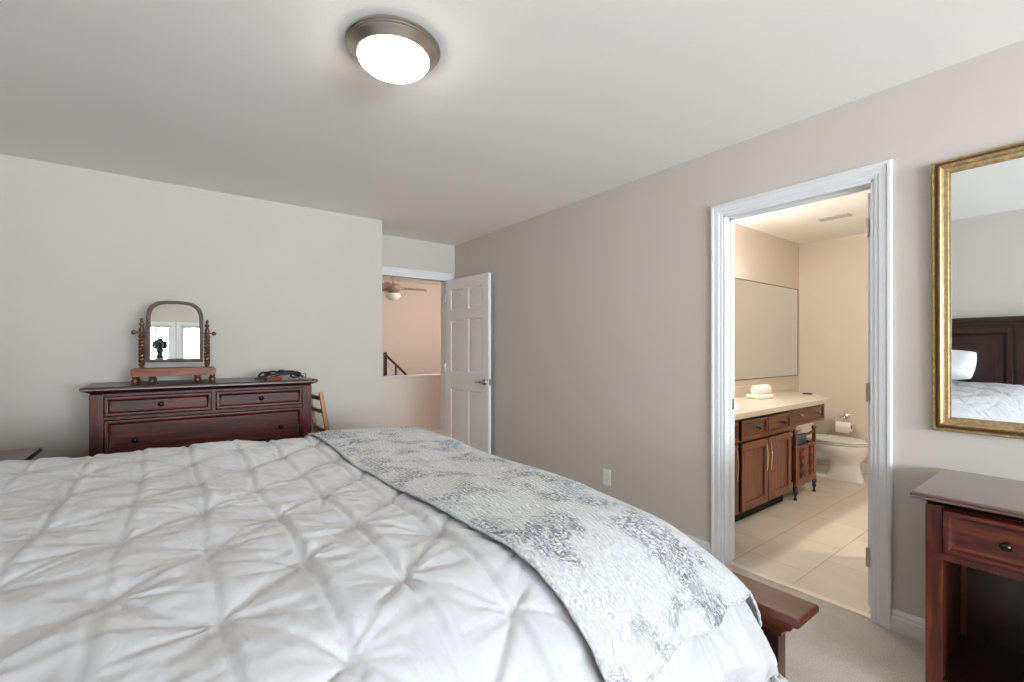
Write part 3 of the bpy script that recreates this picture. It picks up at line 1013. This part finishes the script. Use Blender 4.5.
# ------------------------------------------------------------------ gilt wall mirror
gm = thing('wall_mirror', 'large gilt framed mirror hung on the wall above the nightstand', 'mirror', (XR - .002, .21, .918))
gm.rotation_euler = (0, R(-.7), 0)
y0m, y1m, z1m = -.43, .263, 1.127
gp = [(0, .0), (0, .012), (.004, .020), (.010, .020), (.013, .014), (.020, .013), (.024, .026), (.030, .030), (.036, .026), (.040, .018), (.052, .017), (.055, .012), (.060, .012), (.062, .006), (.062, 0)]
fm = MB().sweep_rect(y0m, y1m, 0, z1m, gp, YZ(0))
gf = obj('frame', fm, M['gilt'], gm, angle=25)
gg = MB().sweep_rect(y0m, y1m, 0, z1m, [(.0115, .0155), (.0125, .0158), (.022, .0158), (.022, .0145), (.0125, .013)], YZ(0))
gl_ = obj('groove', gg, M['gilt_dark'], gf)
gl_['label'] = 'dark groove'
obj('glass', MB().box(-.009, -.002, y0m + .06, y1m - .06, .06, z1m - .06), M['glass_mirror'], gm, smooth=False)

# ------------------------------------------------------------------ dressing mirror on the dresser
dm = thing('dressing_mirror', 'antique arched swing mirror with twisted posts standing on the dresser', 'mirror', (.030, 3.79, 1.04), R(-2))
bs = MB()
bs.prism([(-.215, .045), (.215, .045), (.225, .055), (.225, .085), (.215, .095), (-.215, .095), (-.225, .085), (-.225, .055)], lambda u, v, h: (u, h, v), -.085, .085)
obj('base', bs, M['walnut_x'], dm)
for sx in (-1, 1):
    for dx in (.205, .12):
        for y in (-.065, .065):
            obj('foot', MB().lathe([(0, 0), (.014, 0), (.019, .008), (.02, .02), (.013, .03), (.017, .04), (.017, .048), (0, .048)], (sx * dx, y, 0), 'z', 14), M['walnut_z'], dm)
def twist_post(x):
    p = MB()
    p.lathe([(0, .092), (.017, .092), (.017, .10), (.012, .106), (.016, .114), (.010, .122), (0, .122)], (x, 0, 0), 'z', 14)
    for ph in (0, math.pi):
        p.tube([(x + .0105 * math.cos(ph + k * .5), .0105 * math.sin(ph + k * .5), .118 + k * .0036) for k in range(52)], .0088, 6)
    p.lathe([(0, .30), (.010, .30), (.016, .308), (.016, .318), (.010, .325), (.015, .335), (.016, .35), (.010, .36), (.008, .372), (.015, .38), (.015, .386), (.006, .392), (.009, .402), (.010, .41), (.006, .42), (0, .422)], (x, 0, 0), 'z', 14)
    return p
for x in (-.176, .176):
    po = obj('post', twist_post(x), M['walnut_z'], dm)
    s_ = 1 if x > 0 else -1
    obj('knob', MB().lathe([(0, 0), (.006, 0), (.006, s_ * .014), (.013, s_ * .02), (.015, s_ * .03), (.008, s_ * .04), (0, s_ * .042)], (x + s_ * .012, 0, .327), 'x', 12), M['walnut_z'], po)
def arch(w, z0, z1, rise, n=16, rc=.045):
    """outline of an arched-top panel, counterclockwise"""
    pts = [(-w, z0), (w, z0)]
    zs = z1 - rise
    for k in range(n + 1):
        a = k / n * math.pi
        c = math.cos(a)
        pts.append((w * (abs(c) ** .62) * (1 if c >= 0 else -1), zs + rise * math.sin(a) ** .85))
    return pts
sw = bpy.data.objects.new('swing_frame', None)
COL.objects.link(sw)
sw.parent = dm
sw.location = (0, 0, .327)
tilt = R(0.8)
fr_ = MB()
o_, i_ = arch(.154, -.195, .215, .11), arch(.130, -.171, .194, .10)
rows = []
for pts, y in ((o_, .010), (o_, -.004), ([((a[0] + b_[0]) / 2, (a[1] + b_[1]) / 2) for a, b_ in zip(o_, i_)], -.014), (i_, -.006), (i_, .010)):
    rows.append([(u, y, v) for u, v in pts])
rows.append(rows[0])
fr_.loft(rows, False, False)
bmesh.ops.remove_doubles(fr_.bm, verts=fr_.bm.verts, dist=1e-5)
ROT = Matrix.Rotation(-tilt, 4, 'X')
fr_.xform(ROT)
bpy.data.objects.remove(sw)
off = Matrix.Translation((0, 0, .327))
fr_.xform(off)
obj('frame', fr_, M['grey_frame'], dm)
gl_ = MB().prism(arch(.133, -.174, .197, .10), lambda u, v, h: (u, h, v), .0, .004)
gl_.xform(ROT).xform(off)
obj('glass', gl_, M['glass_mirror'], dm, smooth=False)
bk = MB().prism(arch(.152, -.192, .212, .11), lambda u, v, h: (u, h, v), .006, .012)
bk.xform(ROT).xform(off)
obj('back_board', bk, M['walnut_z'], dm, smooth=False)
for s_ in (-1, 1):
    obj('pivot', MB().lathe([(0, 0), (.005, 0), (.005, .03), (0, .03)], (s_ * .165 - .015, .002, .327), 'x', 10), M['walnut_z'], dm)

# belt and wallet on the dresser
blt = MB()
pts = []
for k in range(60):
    a = k / 59
    x = -.10 + .22 * a
    pts.append((x + .03 * math.sin(a * 19), .035 * math.cos(a * 19) + .02 * a, .012 + .022 * abs(math.sin(a * 9.5)) + .02 * math.sin(a * 3.14)))
blt.tube(pts, .0065, 6, .8)
for cx, cy, rx, ry, rz, zc in ((-.085, -.02, .022, .02, .017, .030), (-.04, .01, .03, .02, .010, .040), (.085, -.015, .026, .02, .015, .026), (.03, -.01, .045, .016, .006, .044)):
    blt.tube([(cx + rx * math.cos(t_ * .5236), cy + ry * math.sin(t_ * .5236), zc + rz * math.sin(t_ * .5236 + .4)) for t_ in range(13)], .006, 6)
blt.tube([(-.13, -.03, .008), (-.06, -.035, .012), (0, -.03, .03), (.06, -.03, .036), (.10, -.03, .03), (.125, -.03, .012)], .006, 6)
bo = thing('belt', 'tangled black leather belt lying on the right of the dresser top', 'belt', (.635, 3.66, 1.04))
bo.scale = (1.25, 1.2, 1.15)
obj('strap', blt, M['leather'], bo)
bk = MB().sweep_rect(-.022, .022, -.016, .016, [(0, -.002), (0, .003), (.006, .003), (.006, -.002)], lambda u, v, h: (.12 + u, -.02 + h, .018 + v))
obj('buckle', bk, M['knob'], bo)
wl = MB().box(-.05, .05, -.035, .035, 0, .012, .004).box(-.05, .05, -.034, .034, .013, .022, .004)
tag(obj('wallet', wl, M['brown_leather'], None, (.58, 3.58, 1.04), R(12)), 'small brown leather wallet beside the belt on the dresser', 'wallet')

# oak chair beside the dresser, facing +X, seen past the dresser corner
ch = thing('ladder_back_chair', 'light oak ladder back chair standing between dresser and doorway recess', 'chair', (1.0, 3.76, 0))
def post(y):
    return MB().loft([[(x + a, y + b_, z) for a, b_ in ((-.014, -.014), (.014, -.014), (.014, .014), (-.014, .014))] for x, z in ((.0, 0), (-.01, .2), (-.012, .45), (-.05, .62), (-.10, .935))])
for y in (-.19, .19):
    obj('leg', post(y), M['oak'], ch)
    obj('leg', MB().box(.36, .395, y - .017, y + .017, 0, .44, .003), M['oak'], ch)
for z, h_ in ((.875, .03), (.775, .026), (.62, .03)):
    x = -.012 - (z - .45) * .18
    sl = MB().loft([[(x - .01 - .012 * math.sin(math.pi * k / 8) + a, -.175 + .35 * k / 8, z + b_) for a, b_ in ((-.007, 0), (.007, 0), (.007, h_), (-.007, h_))] for k in range(9)])
    obj('slat', sl, M['oak'], ch)
obj('seat', MB().box(-.025, .40, -.205, .205, .43, .465, .008), M['oak'], ch)
for y in (-.19, .19):
    obj('stretcher', MB().tube([(-.01, y, .2), (.378, y, .2)], .011, 8), M['oak'], ch)

# outlet
ol = thing('wall_outlet', 'white electrical outlet low on the grey wall beyond the bed', 'outlet', (XR, 2.28, .307))
obj('cover_plate', MB().box(-.007, 0, -.036, .036, -.058, .058, .003), M['plastic_white'], ol)
for z in (-.021, .021):
    rc_ = MB().lathe([(0, -.006), (.016, -.006), (.016, -.0085), (0, -.0088)], (0, 0, z), 'x', 20)
    so = obj('receptacle', rc_, M['plastic_white'], ol)
    sl = MB().box(-.0094, -.008, -.008, -.0055, z - .004, z + .006).box(-.0094, -.008, .0055, .008, z - .004, z + .006)
    obj('slots', sl, M['dark_slot'], so, smooth=False)

# ------------------------------------------------------------------ bedroom ceiling light
cl = thing('ceiling_light', 'round flush ceiling light with brushed nickel rim and lit glass bowl', 'ceiling light', (.70, 1.70, H))
cl.scale = (.985, .985, 1)
ring = MB().lathe([(0, 0), (.178, 0), (.182, -.004), (.182, -.010), (.176, -.013), (.176, -.017), (.171, -.020), (.171, -.024), (.163, -.032), (.152, -.044), (.146, -.050), (.138, -.050), (.138, -.03), (0, -.03)], seg=64)
obj('rim', ring, M['nickel'], cl)
dome = MB().lathe([(0, -.034), (.139, -.034), (.139, -.05), (.132, -.062), (.116, -.076), (.09, -.088), (.055, -.096), (.02, -.0995), (0, -.1)], seg=64)
obj('glass_bowl', dome, M['bulb'], cl)

# ------------------------------------------------------------------ bathroom fittings
VY = 1.62     # front of the vanity
vx0, vx1 = 2.80, 4.10
van = thing('vanity_cabinet', 'brown wood bathroom vanity with slim curved door pulls', 'cabinet', (0, 0, 0))
c = MB()
c.box(vx0, vx1, VY + .02, BY1 - .005, .09, .77)
for x in (vx0, 3.195, vx1 - .04):
    c.box(x, x + .04, VY, VY + .02, .085, .77, .002, 1)
c.box(vx0, vx1, VY + .002, VY + .02, .085, .11).box(vx0, vx1, VY + .002, VY + .02, .745, .77).box(vx0, vx1, VY + .002, VY + .02, .585, .61)
obj('carcass', c, M['maple_z'], van)
obj('toe_kick', MB().box(vx0, vx1 - .03, VY + .05, VY + .06, 0, .09), M['gap'], van)
def shaker(x0, x1, z0, z1, y, rail=.06):
    d = MB().box(x0, x1, y - .012, y, z0, z1)
    d.sweep_rect(x0, x1, z0, z1, [(0, 0), (0, .020), (.003, .022), (rail - .006, .022), (rail, .014), (rail, 0)], XZ(y))
    return d
def pull(x, y, z0, z1):
    p = MB()
    n = 10
    p.tube([(x, y - .024 - .007 * math.sin(math.pi * k / n), z0 + (z1 - z0) * k / n) for k in range(n + 1)], [.004] + [.0052] * (n - 1) + [.004], 8)
    for z in (z0 + .015, z1 - .015):
        p.tube([(x, y - .02, z), (x, y - .030, z)], .0045, 8)
    return p
doors = [(2.845, 3.19, 1), (3.24, 3.64, 1), (3.65, 4.055, -1)]
for x0, x1, s_ in doors:
    d = obj('door', shaker(x0, x1, .10, .585, VY), M['maple_z'], van)
    hx = x1 - .028 if s_ > 0 else x0 + .028
    obj('handle', pull(hx, VY - .002, .335, .545), M['champagne'], d)
for x0, x1, s_ in doors:
    d = obj('drawer', shaker(x0, x1, .608, .748, VY, .03), M['maple_x'], van)
    obj('knob', knob((x0 + x1) / 2 + .04, VY - .012, .68, .011), M['knob'], d)
# apron drawer over the knee space
ap = MB().box(vx1, 4.80, VY + .02, VY + .42, .61, .77)
obj('apron', ap, M['maple_x'], van)
ad = obj('drawer', shaker(vx1 + .005, 4.80, .613, .768, VY + .018, .03), M['maple_x'], van)
for x in (4.24, 4.62):
    obj('knob', knob(x, VY - .004, .70, .012), M['nickel'], ad)
c = MB().box(4.785, 4.805, VY, VY + .42, .61, .77)
obj('end_panel', c, M['maple_x'], van)

ct = MB()
poly = [(2.74, BY1), (2.74, 1.575), (4.80, 1.575), (4.85, 1.59), (4.97, 1.66), (5.10, 1.755), (5.22, 1.86), (5.30, 1.98), (5.32, BY1)]
ct.prism(poly, lambda u, v, h: (u, v, h), .772, .81)
ct.box(2.74, 5.32, BY1 - .02, BY1, .81, .905, .003)
top = obj('countertop', ct, M['counter'])
tag(top, 'cream bathroom countertop with backsplash running over the vanity past the knee space', 'countertop')
sk = MB()
rings = []
for (rx, ry, z) in ((.235, .19, .812), (.232, .187, .823), (.215, .172, .825), (.198, .156, .818), (.17, .13, .79), (.12, .09, .775), (.03, .03, .772)):
    rings.append([(3.33 + rx * math.cos(2 * math.pi * k / 40), 1.86 + ry * math.sin(2 * math.pi * k / 40), z) for k in range(40)])
sk.loft(rings, True, True)
obj('basin', sk, M['porcelain'], top)

bm_ = thing('bathroom_mirror', 'frameless wide mirror on the bathroom wall over the countertop', 'mirror', (0, BY1, 0))
obj('glass', MB().box(2.9, 5.6, -.006, -.001, .97, 1.92), M['glass_mirror'], bm_, smooth=False)
obj('edge_channel', MB().sweep_rect(2.894, 5.606, .964, 1.926, [(0, 0), (0, .009), (.008, .009), (.008, .006), (.006, 0)], XZ(0)), plain('mirror_edge', srgb(120, 112, 104), .4, .5), bm_)

# white rolled hand towels on the counter
def spiral_roll(L, r):
    p = MB()
    pts = []
    for k in range(64):
        a = k / 63 * math.pi * 5
        rr = r * (.18 + .82 * k / 63)
        pts.append((rr * math.cos(a), rr * math.sin(a)))
    th = r * .10
    poly_ = pts + [(x * (1 - th / max(.006, math.hypot(x, z))), z * (1 - th / max(.006, math.hypot(x, z)))) for x, z in reversed(pts)]
    outer = [(r * math.cos(2 * math.pi * k / 32), r * math.sin(2 * math.pi * k / 32)) for k in range(32)]
    rings = []
    for x, s_ in ((-L / 2, .8), (-L / 2 + .008, .96), (-L / 2 + .02, 1), (L / 2 - .02, 1), (L / 2 - .008, .96), (L / 2, .8)):
        rings.append([(x, u * s_, v * s_) for u, v in outer])
    p.loft(rings)
    for s_ in (-1, 1):
        p.tube([(s_ * L / 2, u * .78, v * .78) for u, v in pts[::2]], r * .09, 6)
    return p
twl = thing('rolled_towel', 'white rolled hand towel on a folded towel on the bathroom counter', 'towel', (4.30, 1.96, .8105), R(-12))
twl.scale = (1.25, 1.2, 1.25)
obj('folded_base', MB().box(-.085, .085, -.055, .055, 0, .03, .012, 3), M['towel'], twl)
rl = spiral_roll(.15, .037)
rl.xform(Matrix.Translation((.012, 0, .062)))
obj('roll', rl, M['towel'], twl)
sd_ = MB().lathe([(0, 0), (.03, 0), (.04, .003), (.045, .011), (.043, .012), (.036, .006), (0, .005)], (0, 0, 0), 'z', 24)
tag(obj('soap_dish', sd_, plain('green_bronze_dish', srgb(104, 100, 78), .35, .5), None, (5.08, 1.86, .81)), 'small dark shallow dish at the far corner of the bathroom counter', 'dish')

# carved magazine rack in the knee space
rk = thing('magazine_rack', 'small carved wooden magazine rack on turned legs beside the vanity', 'magazine rack', (4.36, 1.60, 0))
rk.scale = (1.18, 1, .95)
for x in (-.165, .165):
    for y in (0, .29):
        obj('upright', MB().box(x - .013, x + .013, y, y + .026, .12, .60, .003), M['carved'], rk)
def carved_panel(x0, x1, y, z0, z1):
    p = MB().box(x0, x1, y, y + .012, z0, z1)
    p.sweep_rect(x0, x1, z0, z1, [(0, 0), (0, .008), (.018, .008), (.024, 0)], XZ(y))
    xc, zc = (x0 + x1) / 2, (z0 + z1) / 2
    for k in range(4):
        z = z0 + .05 + k * (z1 - z0 - .1) / 3
        for s_ in (-1, 1):
            p.tube([(xc, y - .001, z - .03), (xc + s_ * .015, y - .006, z - .005), (xc + s_ * .022, y - .006, z + .02), (xc + s_ * .008, y - .004, z + .03)], [.004, .006, .006, .003], 6)
    p.tube([(xc, y - .002, z0 + .02), (xc, y - .005, zc), (xc, y - .002, z1 - .02)], .004, 6)
    return p
for x0, x1 in ((-.152, -.004), (.004, .152)):
    obj('carved_panel', carved_panel(x0, x1, .006, .16, .47), M['carved'], rk)
obj('back_panel', MB().box(-.152, .152, .30, .312, .16, .47), M['carved'], rk)
for x in (-.165, .165):
    obj('side_panel', MB().box(x - .006, x + .006, .026, .29, .16, .47), M['carved'], rk)
obj('floor_board', MB().box(-.16, .16, .012, .305, .15, .165), M['carved'], rk)
sk_ = [(-.165, .165), (.165, .165), (.165, .115)]
for k in range(13):
    a = k / 12
    sk_.append((.15 - .30 * a, .135 - .025 * abs(math.cos(a * math.pi * 3)) ))
sk_.append((-.165, .115))
obj('apron', MB().prism(sk_, XZ(.002), 0, -.014), M['carved'], rk)
for x in (-.165, .165):
    for y in (.013, .303):
        obj('leg', MB().lathe([(0, 0), (.012, 0), (.015, .01), (.008, .022), (.010, .04), (.017, .06), (.012, .08), (.018, .09), (.018, .125), (0, .125)], (x, y, 0), 'z', 14), M['dark_z'], rk)
for x in (-.165, .165):
    for y in (.013, .303):
        obj('finial', MB().lathe([(0, .595), (.014, .595), (.016, .605), (.012, .612), (.02, .625), (.021, .635), (.014, .648), (0, .652)], (x, y, -.03), 'z', 14), M['carved'], rk)
obj('top_rail', MB().tube([(-.165, .013, .57), (-.08, .013, .555), (0, .013, .55), (.08, .013, .555), (.165, .013, .57)], .011, 8), M['dark_x'], rk)
obj('top_rail', MB().tube([(-.165, .303, .57), (0, .303, .56), (.165, .303, .57)], .011, 8), M['dark_x'], rk)
MG = [(srgb(84, 104, 120), 'blue covered magazine standing foremost in the carved rack', .06, .52),
      (srgb(206, 204, 200), 'white covered magazine second from the front of the carved rack', .10, .535),
      (srgb(60, 74, 84), 'slate covered magazine third from the front of the carved rack', .15, .525),
      (srgb(220, 218, 214), 'pale magazine at the back of the carved rack', .21, .54)]
for k, (cc, lab, y, h_) in enumerate(MG):
    mg = MB().box(-.135, .14, -.008, .008, .167, h_, .002)
    o = obj('magazine', mg, plain('magazine_cover_%d' % k, cc, .35, noise=.12, nscale=25), None, (4.36, 1.60 + y, 0))
    tag(o, lab, 'magazine', 'magazines in the carved rack')

# toilet
tl = thing('toilet', 'white porcelain toilet with closed lid past the vanity', 'toilet', (5.23, BY1 - .02, 0))
tl.scale = (1, 1, .87)
def oval(yc, hl, hw_, z, n=40, e=2.0, egg=.12):
    ring = []
    for k in range(n):
        a = 2 * math.pi * k / n
        ca, sa = math.cos(a), math.sin(a)
        y = hl * (abs(sa) ** (2 / e)) * (1 if sa >= 0 else -1)
        x = hw_ * (abs(ca) ** (2 / e)) * (1 if ca >= 0 else -1) * (1 + egg * (y / hl))
        ring.append((x, yc + y, z))
    return ring
bw = MB()
bw.loft([oval(-.535, .158, .105, 0, e=3), oval(-.535, .155, .103, .02, e=3), oval(-.54, .136, .09, .07, e=2.6), oval(-.543, .120, .084, .14, e=2.5), oval(-.54, .124, .09, .20, e=2.3),
         oval(-.52, .180, .13, .255), oval(-.495, .225, .172, .30), oval(-.485, .238, .188, .345), oval(-.485, .24, .19, .38), oval(-.485, .232, .182, .392)])
obj('bowl', bw, M['porcelain'], tl)
tp = MB()
tp.loft([oval(-.30, .26, .10, 0, e=3, egg=0), oval(-.30, .25, .09, .035, e=3, egg=0)])
tp.tube([(0, -.40, .27), (0, -.28, .23), (0, -.20, .13), (0, -.18, .04)], [.085, .06, .055, .07], 16)
tp.tube([(0, -.42, .33), (0, -.25, .32), (0, -.1, .33)], [.14, .12, .13], 16)
tp.box(-.17, .17, -.26, -.03, .32, .39, .02, 3)
obj('trapway', tp, M['porcelain'], tl)
obj('seat_gap_line', MB().loft([oval(-.485, .228, .178, .391), oval(-.485, .228, .178, .398)]), M['seat_line'], tl)  # grey filler drawn as the shaded gap under the seat
obj('seat', MB().loft([oval(-.485, .236, .186, .397), oval(-.485, .241, .191, .402), oval(-.485, .241, .191, .412), oval(-.485, .236, .186, .416)]), M['plastic_white'], tl)
obj('lid', MB().loft([oval(-.48, .230, .180, .419), oval(-.48, .241, .190, .423), oval(-.48, .243, .192, .432), oval(-.48, .232, .182, .441), oval(-.48, .17, .13, .447), oval(-.48, .05, .04, .449)]), M['plastic_white'], tl)
for x in (-.07, .07):
    obj('seat_hinge', MB().tube([(x - .02, -.245, .425), (x + .02, -.245, .425)], .012, 10), M['plastic_white'], tl)
obj('tank', MB().box(-.22, .22, -.205, -.015, .39, .735, .022, 3), M['porcelain'], tl)
obj('tank_lid', MB().box(-.23, .23, -.215, -.01, .735, .765, .01, 3), M['porcelain'], tl)
obj('flush_lever', MB().tube([(-.15, -.208, .69), (-.15, -.225, .69), (-.10, -.228, .685)], .006, 8), M['chrome'], tl)

# toilet paper holder on the far wall
hx, hy, hz = BX, 1.70, .47
th = thing('toilet_paper_holder', 'chrome toilet paper holder fixed to the far bathroom wall', 'toilet paper holder', (hx, hy, hz))
p = MB().lathe([(0, 0), (.028, 0), (.03, -.006), (.022, -.012), (.010, -.016), (.009, -.075), (0, -.078)], (0, 0, .09), 'x', 20)
obj('wall_rose', p, M['chrome'], th)
p = MB().tube([(-.072, 0, .09), (-.074, .04, .088), (-.075, .078, .07), (-.075, .082, .03), (-.075, .078, .0), (-.075, -.08, 0)], .006, 10)
p.lathe([(0, -.08), (.011, -.08), (.013, -.088), (.009, -.094), (0, -.095)], (-.075, 0, 0), 'y', 14)
obj('arm', p, M['chrome'], th)
rl = MB()
rings = [[(-.075 + r * math.cos(2 * math.pi * k / 32), y, r * math.sin(2 * math.pi * k / 32)) for k in range(32)] for r, y in ((.0195, -.066), (.044, -.066), (.047, -.063), (.047, .063), (.044, .066), (.0195, .066))]
rings.append(rings[0])
rl.loft(rings, False, False)
bmesh.ops.remove_doubles(rl.bm, verts=rl.bm.verts, dist=1e-5)
tr_ = thing('toilet_roll', 'white toilet paper roll hanging on the chrome holder', 'toilet paper', (hx, hy, hz - .012))
obj('paper', rl, M['paper'], tr_)
obj('loose_sheet', MB().box(-.1225, -.1212, -.06, .06, -.06, .0), M['paper'], tr_)
core = MB()
rings = [[(-.075 + r * math.cos(2 * math.pi * k / 24), y, r * math.sin(2 * math.pi * k / 24)) for k in range(24)] for r, y in ((.0192, -.067), (.0205, -.067), (.0205, .067), (.0192, .067))]
rings.append(rings[0])
core.loft(rings, False, False)
obj('core', core, plain('cardboard', srgb(150, 128, 104), .9), tr_)

# ceiling vent
vt = thing('ceiling_vent', 'grey rectangular vent in the bathroom ceiling', 'vent', (4.75, 1.52, H), R(90))
vt.scale = (.72, .72, 1)
obj('frame', MB().sweep_rect(-.165, .165, -.085, .085, [(0, 0), (0, .006), (.022, .010), (.022, 0)], lambda u, v, h: (u, v, -h)), M['vent'], vt)
gr = MB()
for k in range(9):
    y = -.062 + k * .0155
    gr.box(-.148, .148, y - .005, y + .005, -.007, -.004)
gr.box(-.148, .148, -.068, .068, -.003, -.001)
obj('grille', gr, M['vent'], vt, smooth=False)

# vanity light above the mirror, lighting the bathroom (hidden behind the jamb)
VLX, VLZ, VLY = 3.62, 2.02, BY1 - .11
vl = thing('vanity_light', 'nickel bar light with three lit globes above the bathroom mirror', 'wall light', (VLX, BY1, VLZ))
obj('back_plate', MB().box(-.32, .32, -.03, 0, -.045, .045, .008, 3), M['nickel'], vl)
for dx in (-.22, 0, .22):
    a = obj('arm', MB().tube([(dx, -.03, 0), (dx, -.075, .0)], .012, 10), M['nickel'], vl)
    g = MB().lathe([(0, -.05)] + [(.05 * math.sin(math.pi * k / 12), -.05 * math.cos(math.pi * k / 12)) for k in range(1, 12)] + [(0, .05)], (dx, -.11, 0), 'z', 24)
    obj('globe', g, M['bulb_warm'], vl)
    lamp('vanity_bulb', 'POINT', (VLX + dx, BY1 - .11 - .0, VLZ - .07), 22.0, (1.0, .93, .84), .04)

bl_ = thing('bathroom_fill_light', 'added bathroom fill light, unseen on the ceiling behind the door head', 'ceiling light', (3.75, .25, H))  # unseen fixture added to even out the light on the bathroom walls
obj('rim', MB().lathe([(0, 0), (.16, 0), (.16, -.02), (.13, -.04), (0, -.04)], seg=32), M['nickel'], bl_)
obj('glass_bowl', MB().lathe([(0, -.035), (.13, -.035), (.12, -.07), (.06, -.095), (0, -.1)], seg=32), M['bulb_warm'], bl_)
lamp('bathroom_fill_lamp', 'POINT', (3.75, .25, H - .2), 46, (1.0, .93, .85), .1)  # fill lamp of the added bathroom fixture

# ------------------------------------------------------------------ beyond the bedroom door
fn = thing('ceiling_fan', 'pale ceiling fan hanging in the stairwell beyond the bedroom door', 'ceiling fan', (3.28, 8.0, 2.62))
obj('canopy', MB().lathe([(0, 0), (.07, 0), (.065, -.03), (.03, -.06), (.013, -.065), (.013, -.17), (0, -.17)], seg=24), M['fan'], fn)
obj('motor', MB().lathe([(0, -.15), (.05, -.155), (.12, -.18), (.14, -.21), (.14, -.27), (.11, -.30), (.06, -.33), (0, -.33)], seg=28), M['fan'], fn)
obj('light_bowl', MB().lathe([(0, -.33), (.12, -.34), (.14, -.37), (.11, -.43), (.05, -.46), (0, -.465)], seg=24), M['plastic_white'], fn)
for k in range(3):
    a = k * 2 * math.pi / 3 - .12
    b_ = MB().box(.13, .24, -.018, .018, -.262, -.254)
    b_.prism([(.20, -.055), (.60, -.07), (.63, -.055), (.64, 0), (.63, .055), (.60, .07), (.20, .055)], lambda u, v, h: (u, v, h + v * .45 - .245), 0, .008)
    b_.xform(Matrix.Rotation(a, 4, 'Z'))
    obj('blade', b_, M['fan'], fn)

sr = thing('stair_railing', 'dark sloping stair handrail rising behind the half wall ledge', 'railing', (2.83, 7.3, 0))
# upper newel and sloping rail, descending to the right
obj('newel', MB().box(.0, .05, -.025, .025, -.6, 1.17, .004).lathe([(0, 1.17), (.03, 1.17), (.034, 1.185), (.028, 1.205), (0, 1.215)], (.025, 0, 0), 'z', 12), M['dark_z'], sr)
obj('handrail', MB().loft([[(x, y, z + dz) for y, dz in ((-.022, 0), (.022, 0), (.022, .04), (-.022, .04))] for x, z in ((.02, 1.15), (.42, .78), (.9, .34))]), M['dark_x'], sr)
for x, z in ((.21, .99), (.37, .84)):
    obj('baluster', MB().box(x - .012, x + .012, -.012, .012, -.6, z, .002), M['dark_z'], sr)
obj('stringer', MB().prism([(.05, .62), (.05, .92), (.10, .93), (.42, .66), (.62, .46), (.62, -.1)], XZ(.02), 0, -.03), M['trim'], sr)
hl = thing('hall_fill_light', 'added hall fill light, unseen on the ceiling above the bedroom door head', 'ceiling light', (1.2, 5.25, 2.62))  # unseen fixture added to light the hall
obj('rim', MB().lathe([(0, 0), (.15, 0), (.15, -.02), (.12, -.04), (0, -.04)], seg=32), M['nickel'], hl)
obj('glass_bowl', MB().lathe([(0, -.035), (.12, -.035), (.11, -.07), (.06, -.095), (0, -.1)], seg=32), plain('dim_hall_glass', (1, .93, .85, 1), .4, emit=4.0, emitcol=(1, .93, .85, 1)), hl)
lamp('hall_fill_lamp', 'POINT', (1.2, 5.25, 2.42), 0.8, (1, .9, .8), .1)  # weak fill lamp of the added hall fixture
lamp('stairwell_fill_lamp', 'POINT', (4.3, 6.6, 2.3), 120, (1, .92, .85), .12)  # bare fill lamp added to brighten the stairwell, it has no fixture

# ------------------------------------------------------------------ the photographer's camera, seen in the dressing mirror
tp_ = thing('camera_tripod', 'black camera on a tripod, seen only in the dressing mirror', 'camera', (-.42, -.62, 0))
tp_.scale = (1.12, 1.12, 1.12)
obj('camera_body', MB().box(-.075, .075, -.04, .04, 1.24, 1.34, .012, 2).box(-.03, .03, -.035, .035, 1.33, 1.37, .01, 2), M['black_plastic'], tp_)
obj('lens', MB().lathe([(0, .03), (.038, .03), (.04, .06), (.042, .10), (.036, .12), (0, .118)], (0, 0, 1.285), 'y', 24), M['black_plastic'], tp_)
obj('head', MB().lathe([(0, 1.10), (.03, 1.10), (.035, 1.14), (.028, 1.18), (.035, 1.20), (.035, 1.24), (0, 1.24)], seg=18), M['black_plastic'], tp_)
obj('column', MB().lathe([(0, .7), (.015, .7), (.015, 1.0), (.04, 1.0), (.04, 1.06), (.016, 1.07), (.016, 1.1), (0, 1.1)], seg=16), M['black_plastic'], tp_)
for k in range(3):
    a = k * 2.094 + .4
    obj('leg', MB().tube([(.03 * math.cos(a), .03 * math.sin(a), 1.03), (.2 * math.cos(a), .2 * math.sin(a), .5), (.36 * math.cos(a), .36 * math.sin(a), .012)], [.016, .013, .011], 10), M['black_plastic'], tp_)
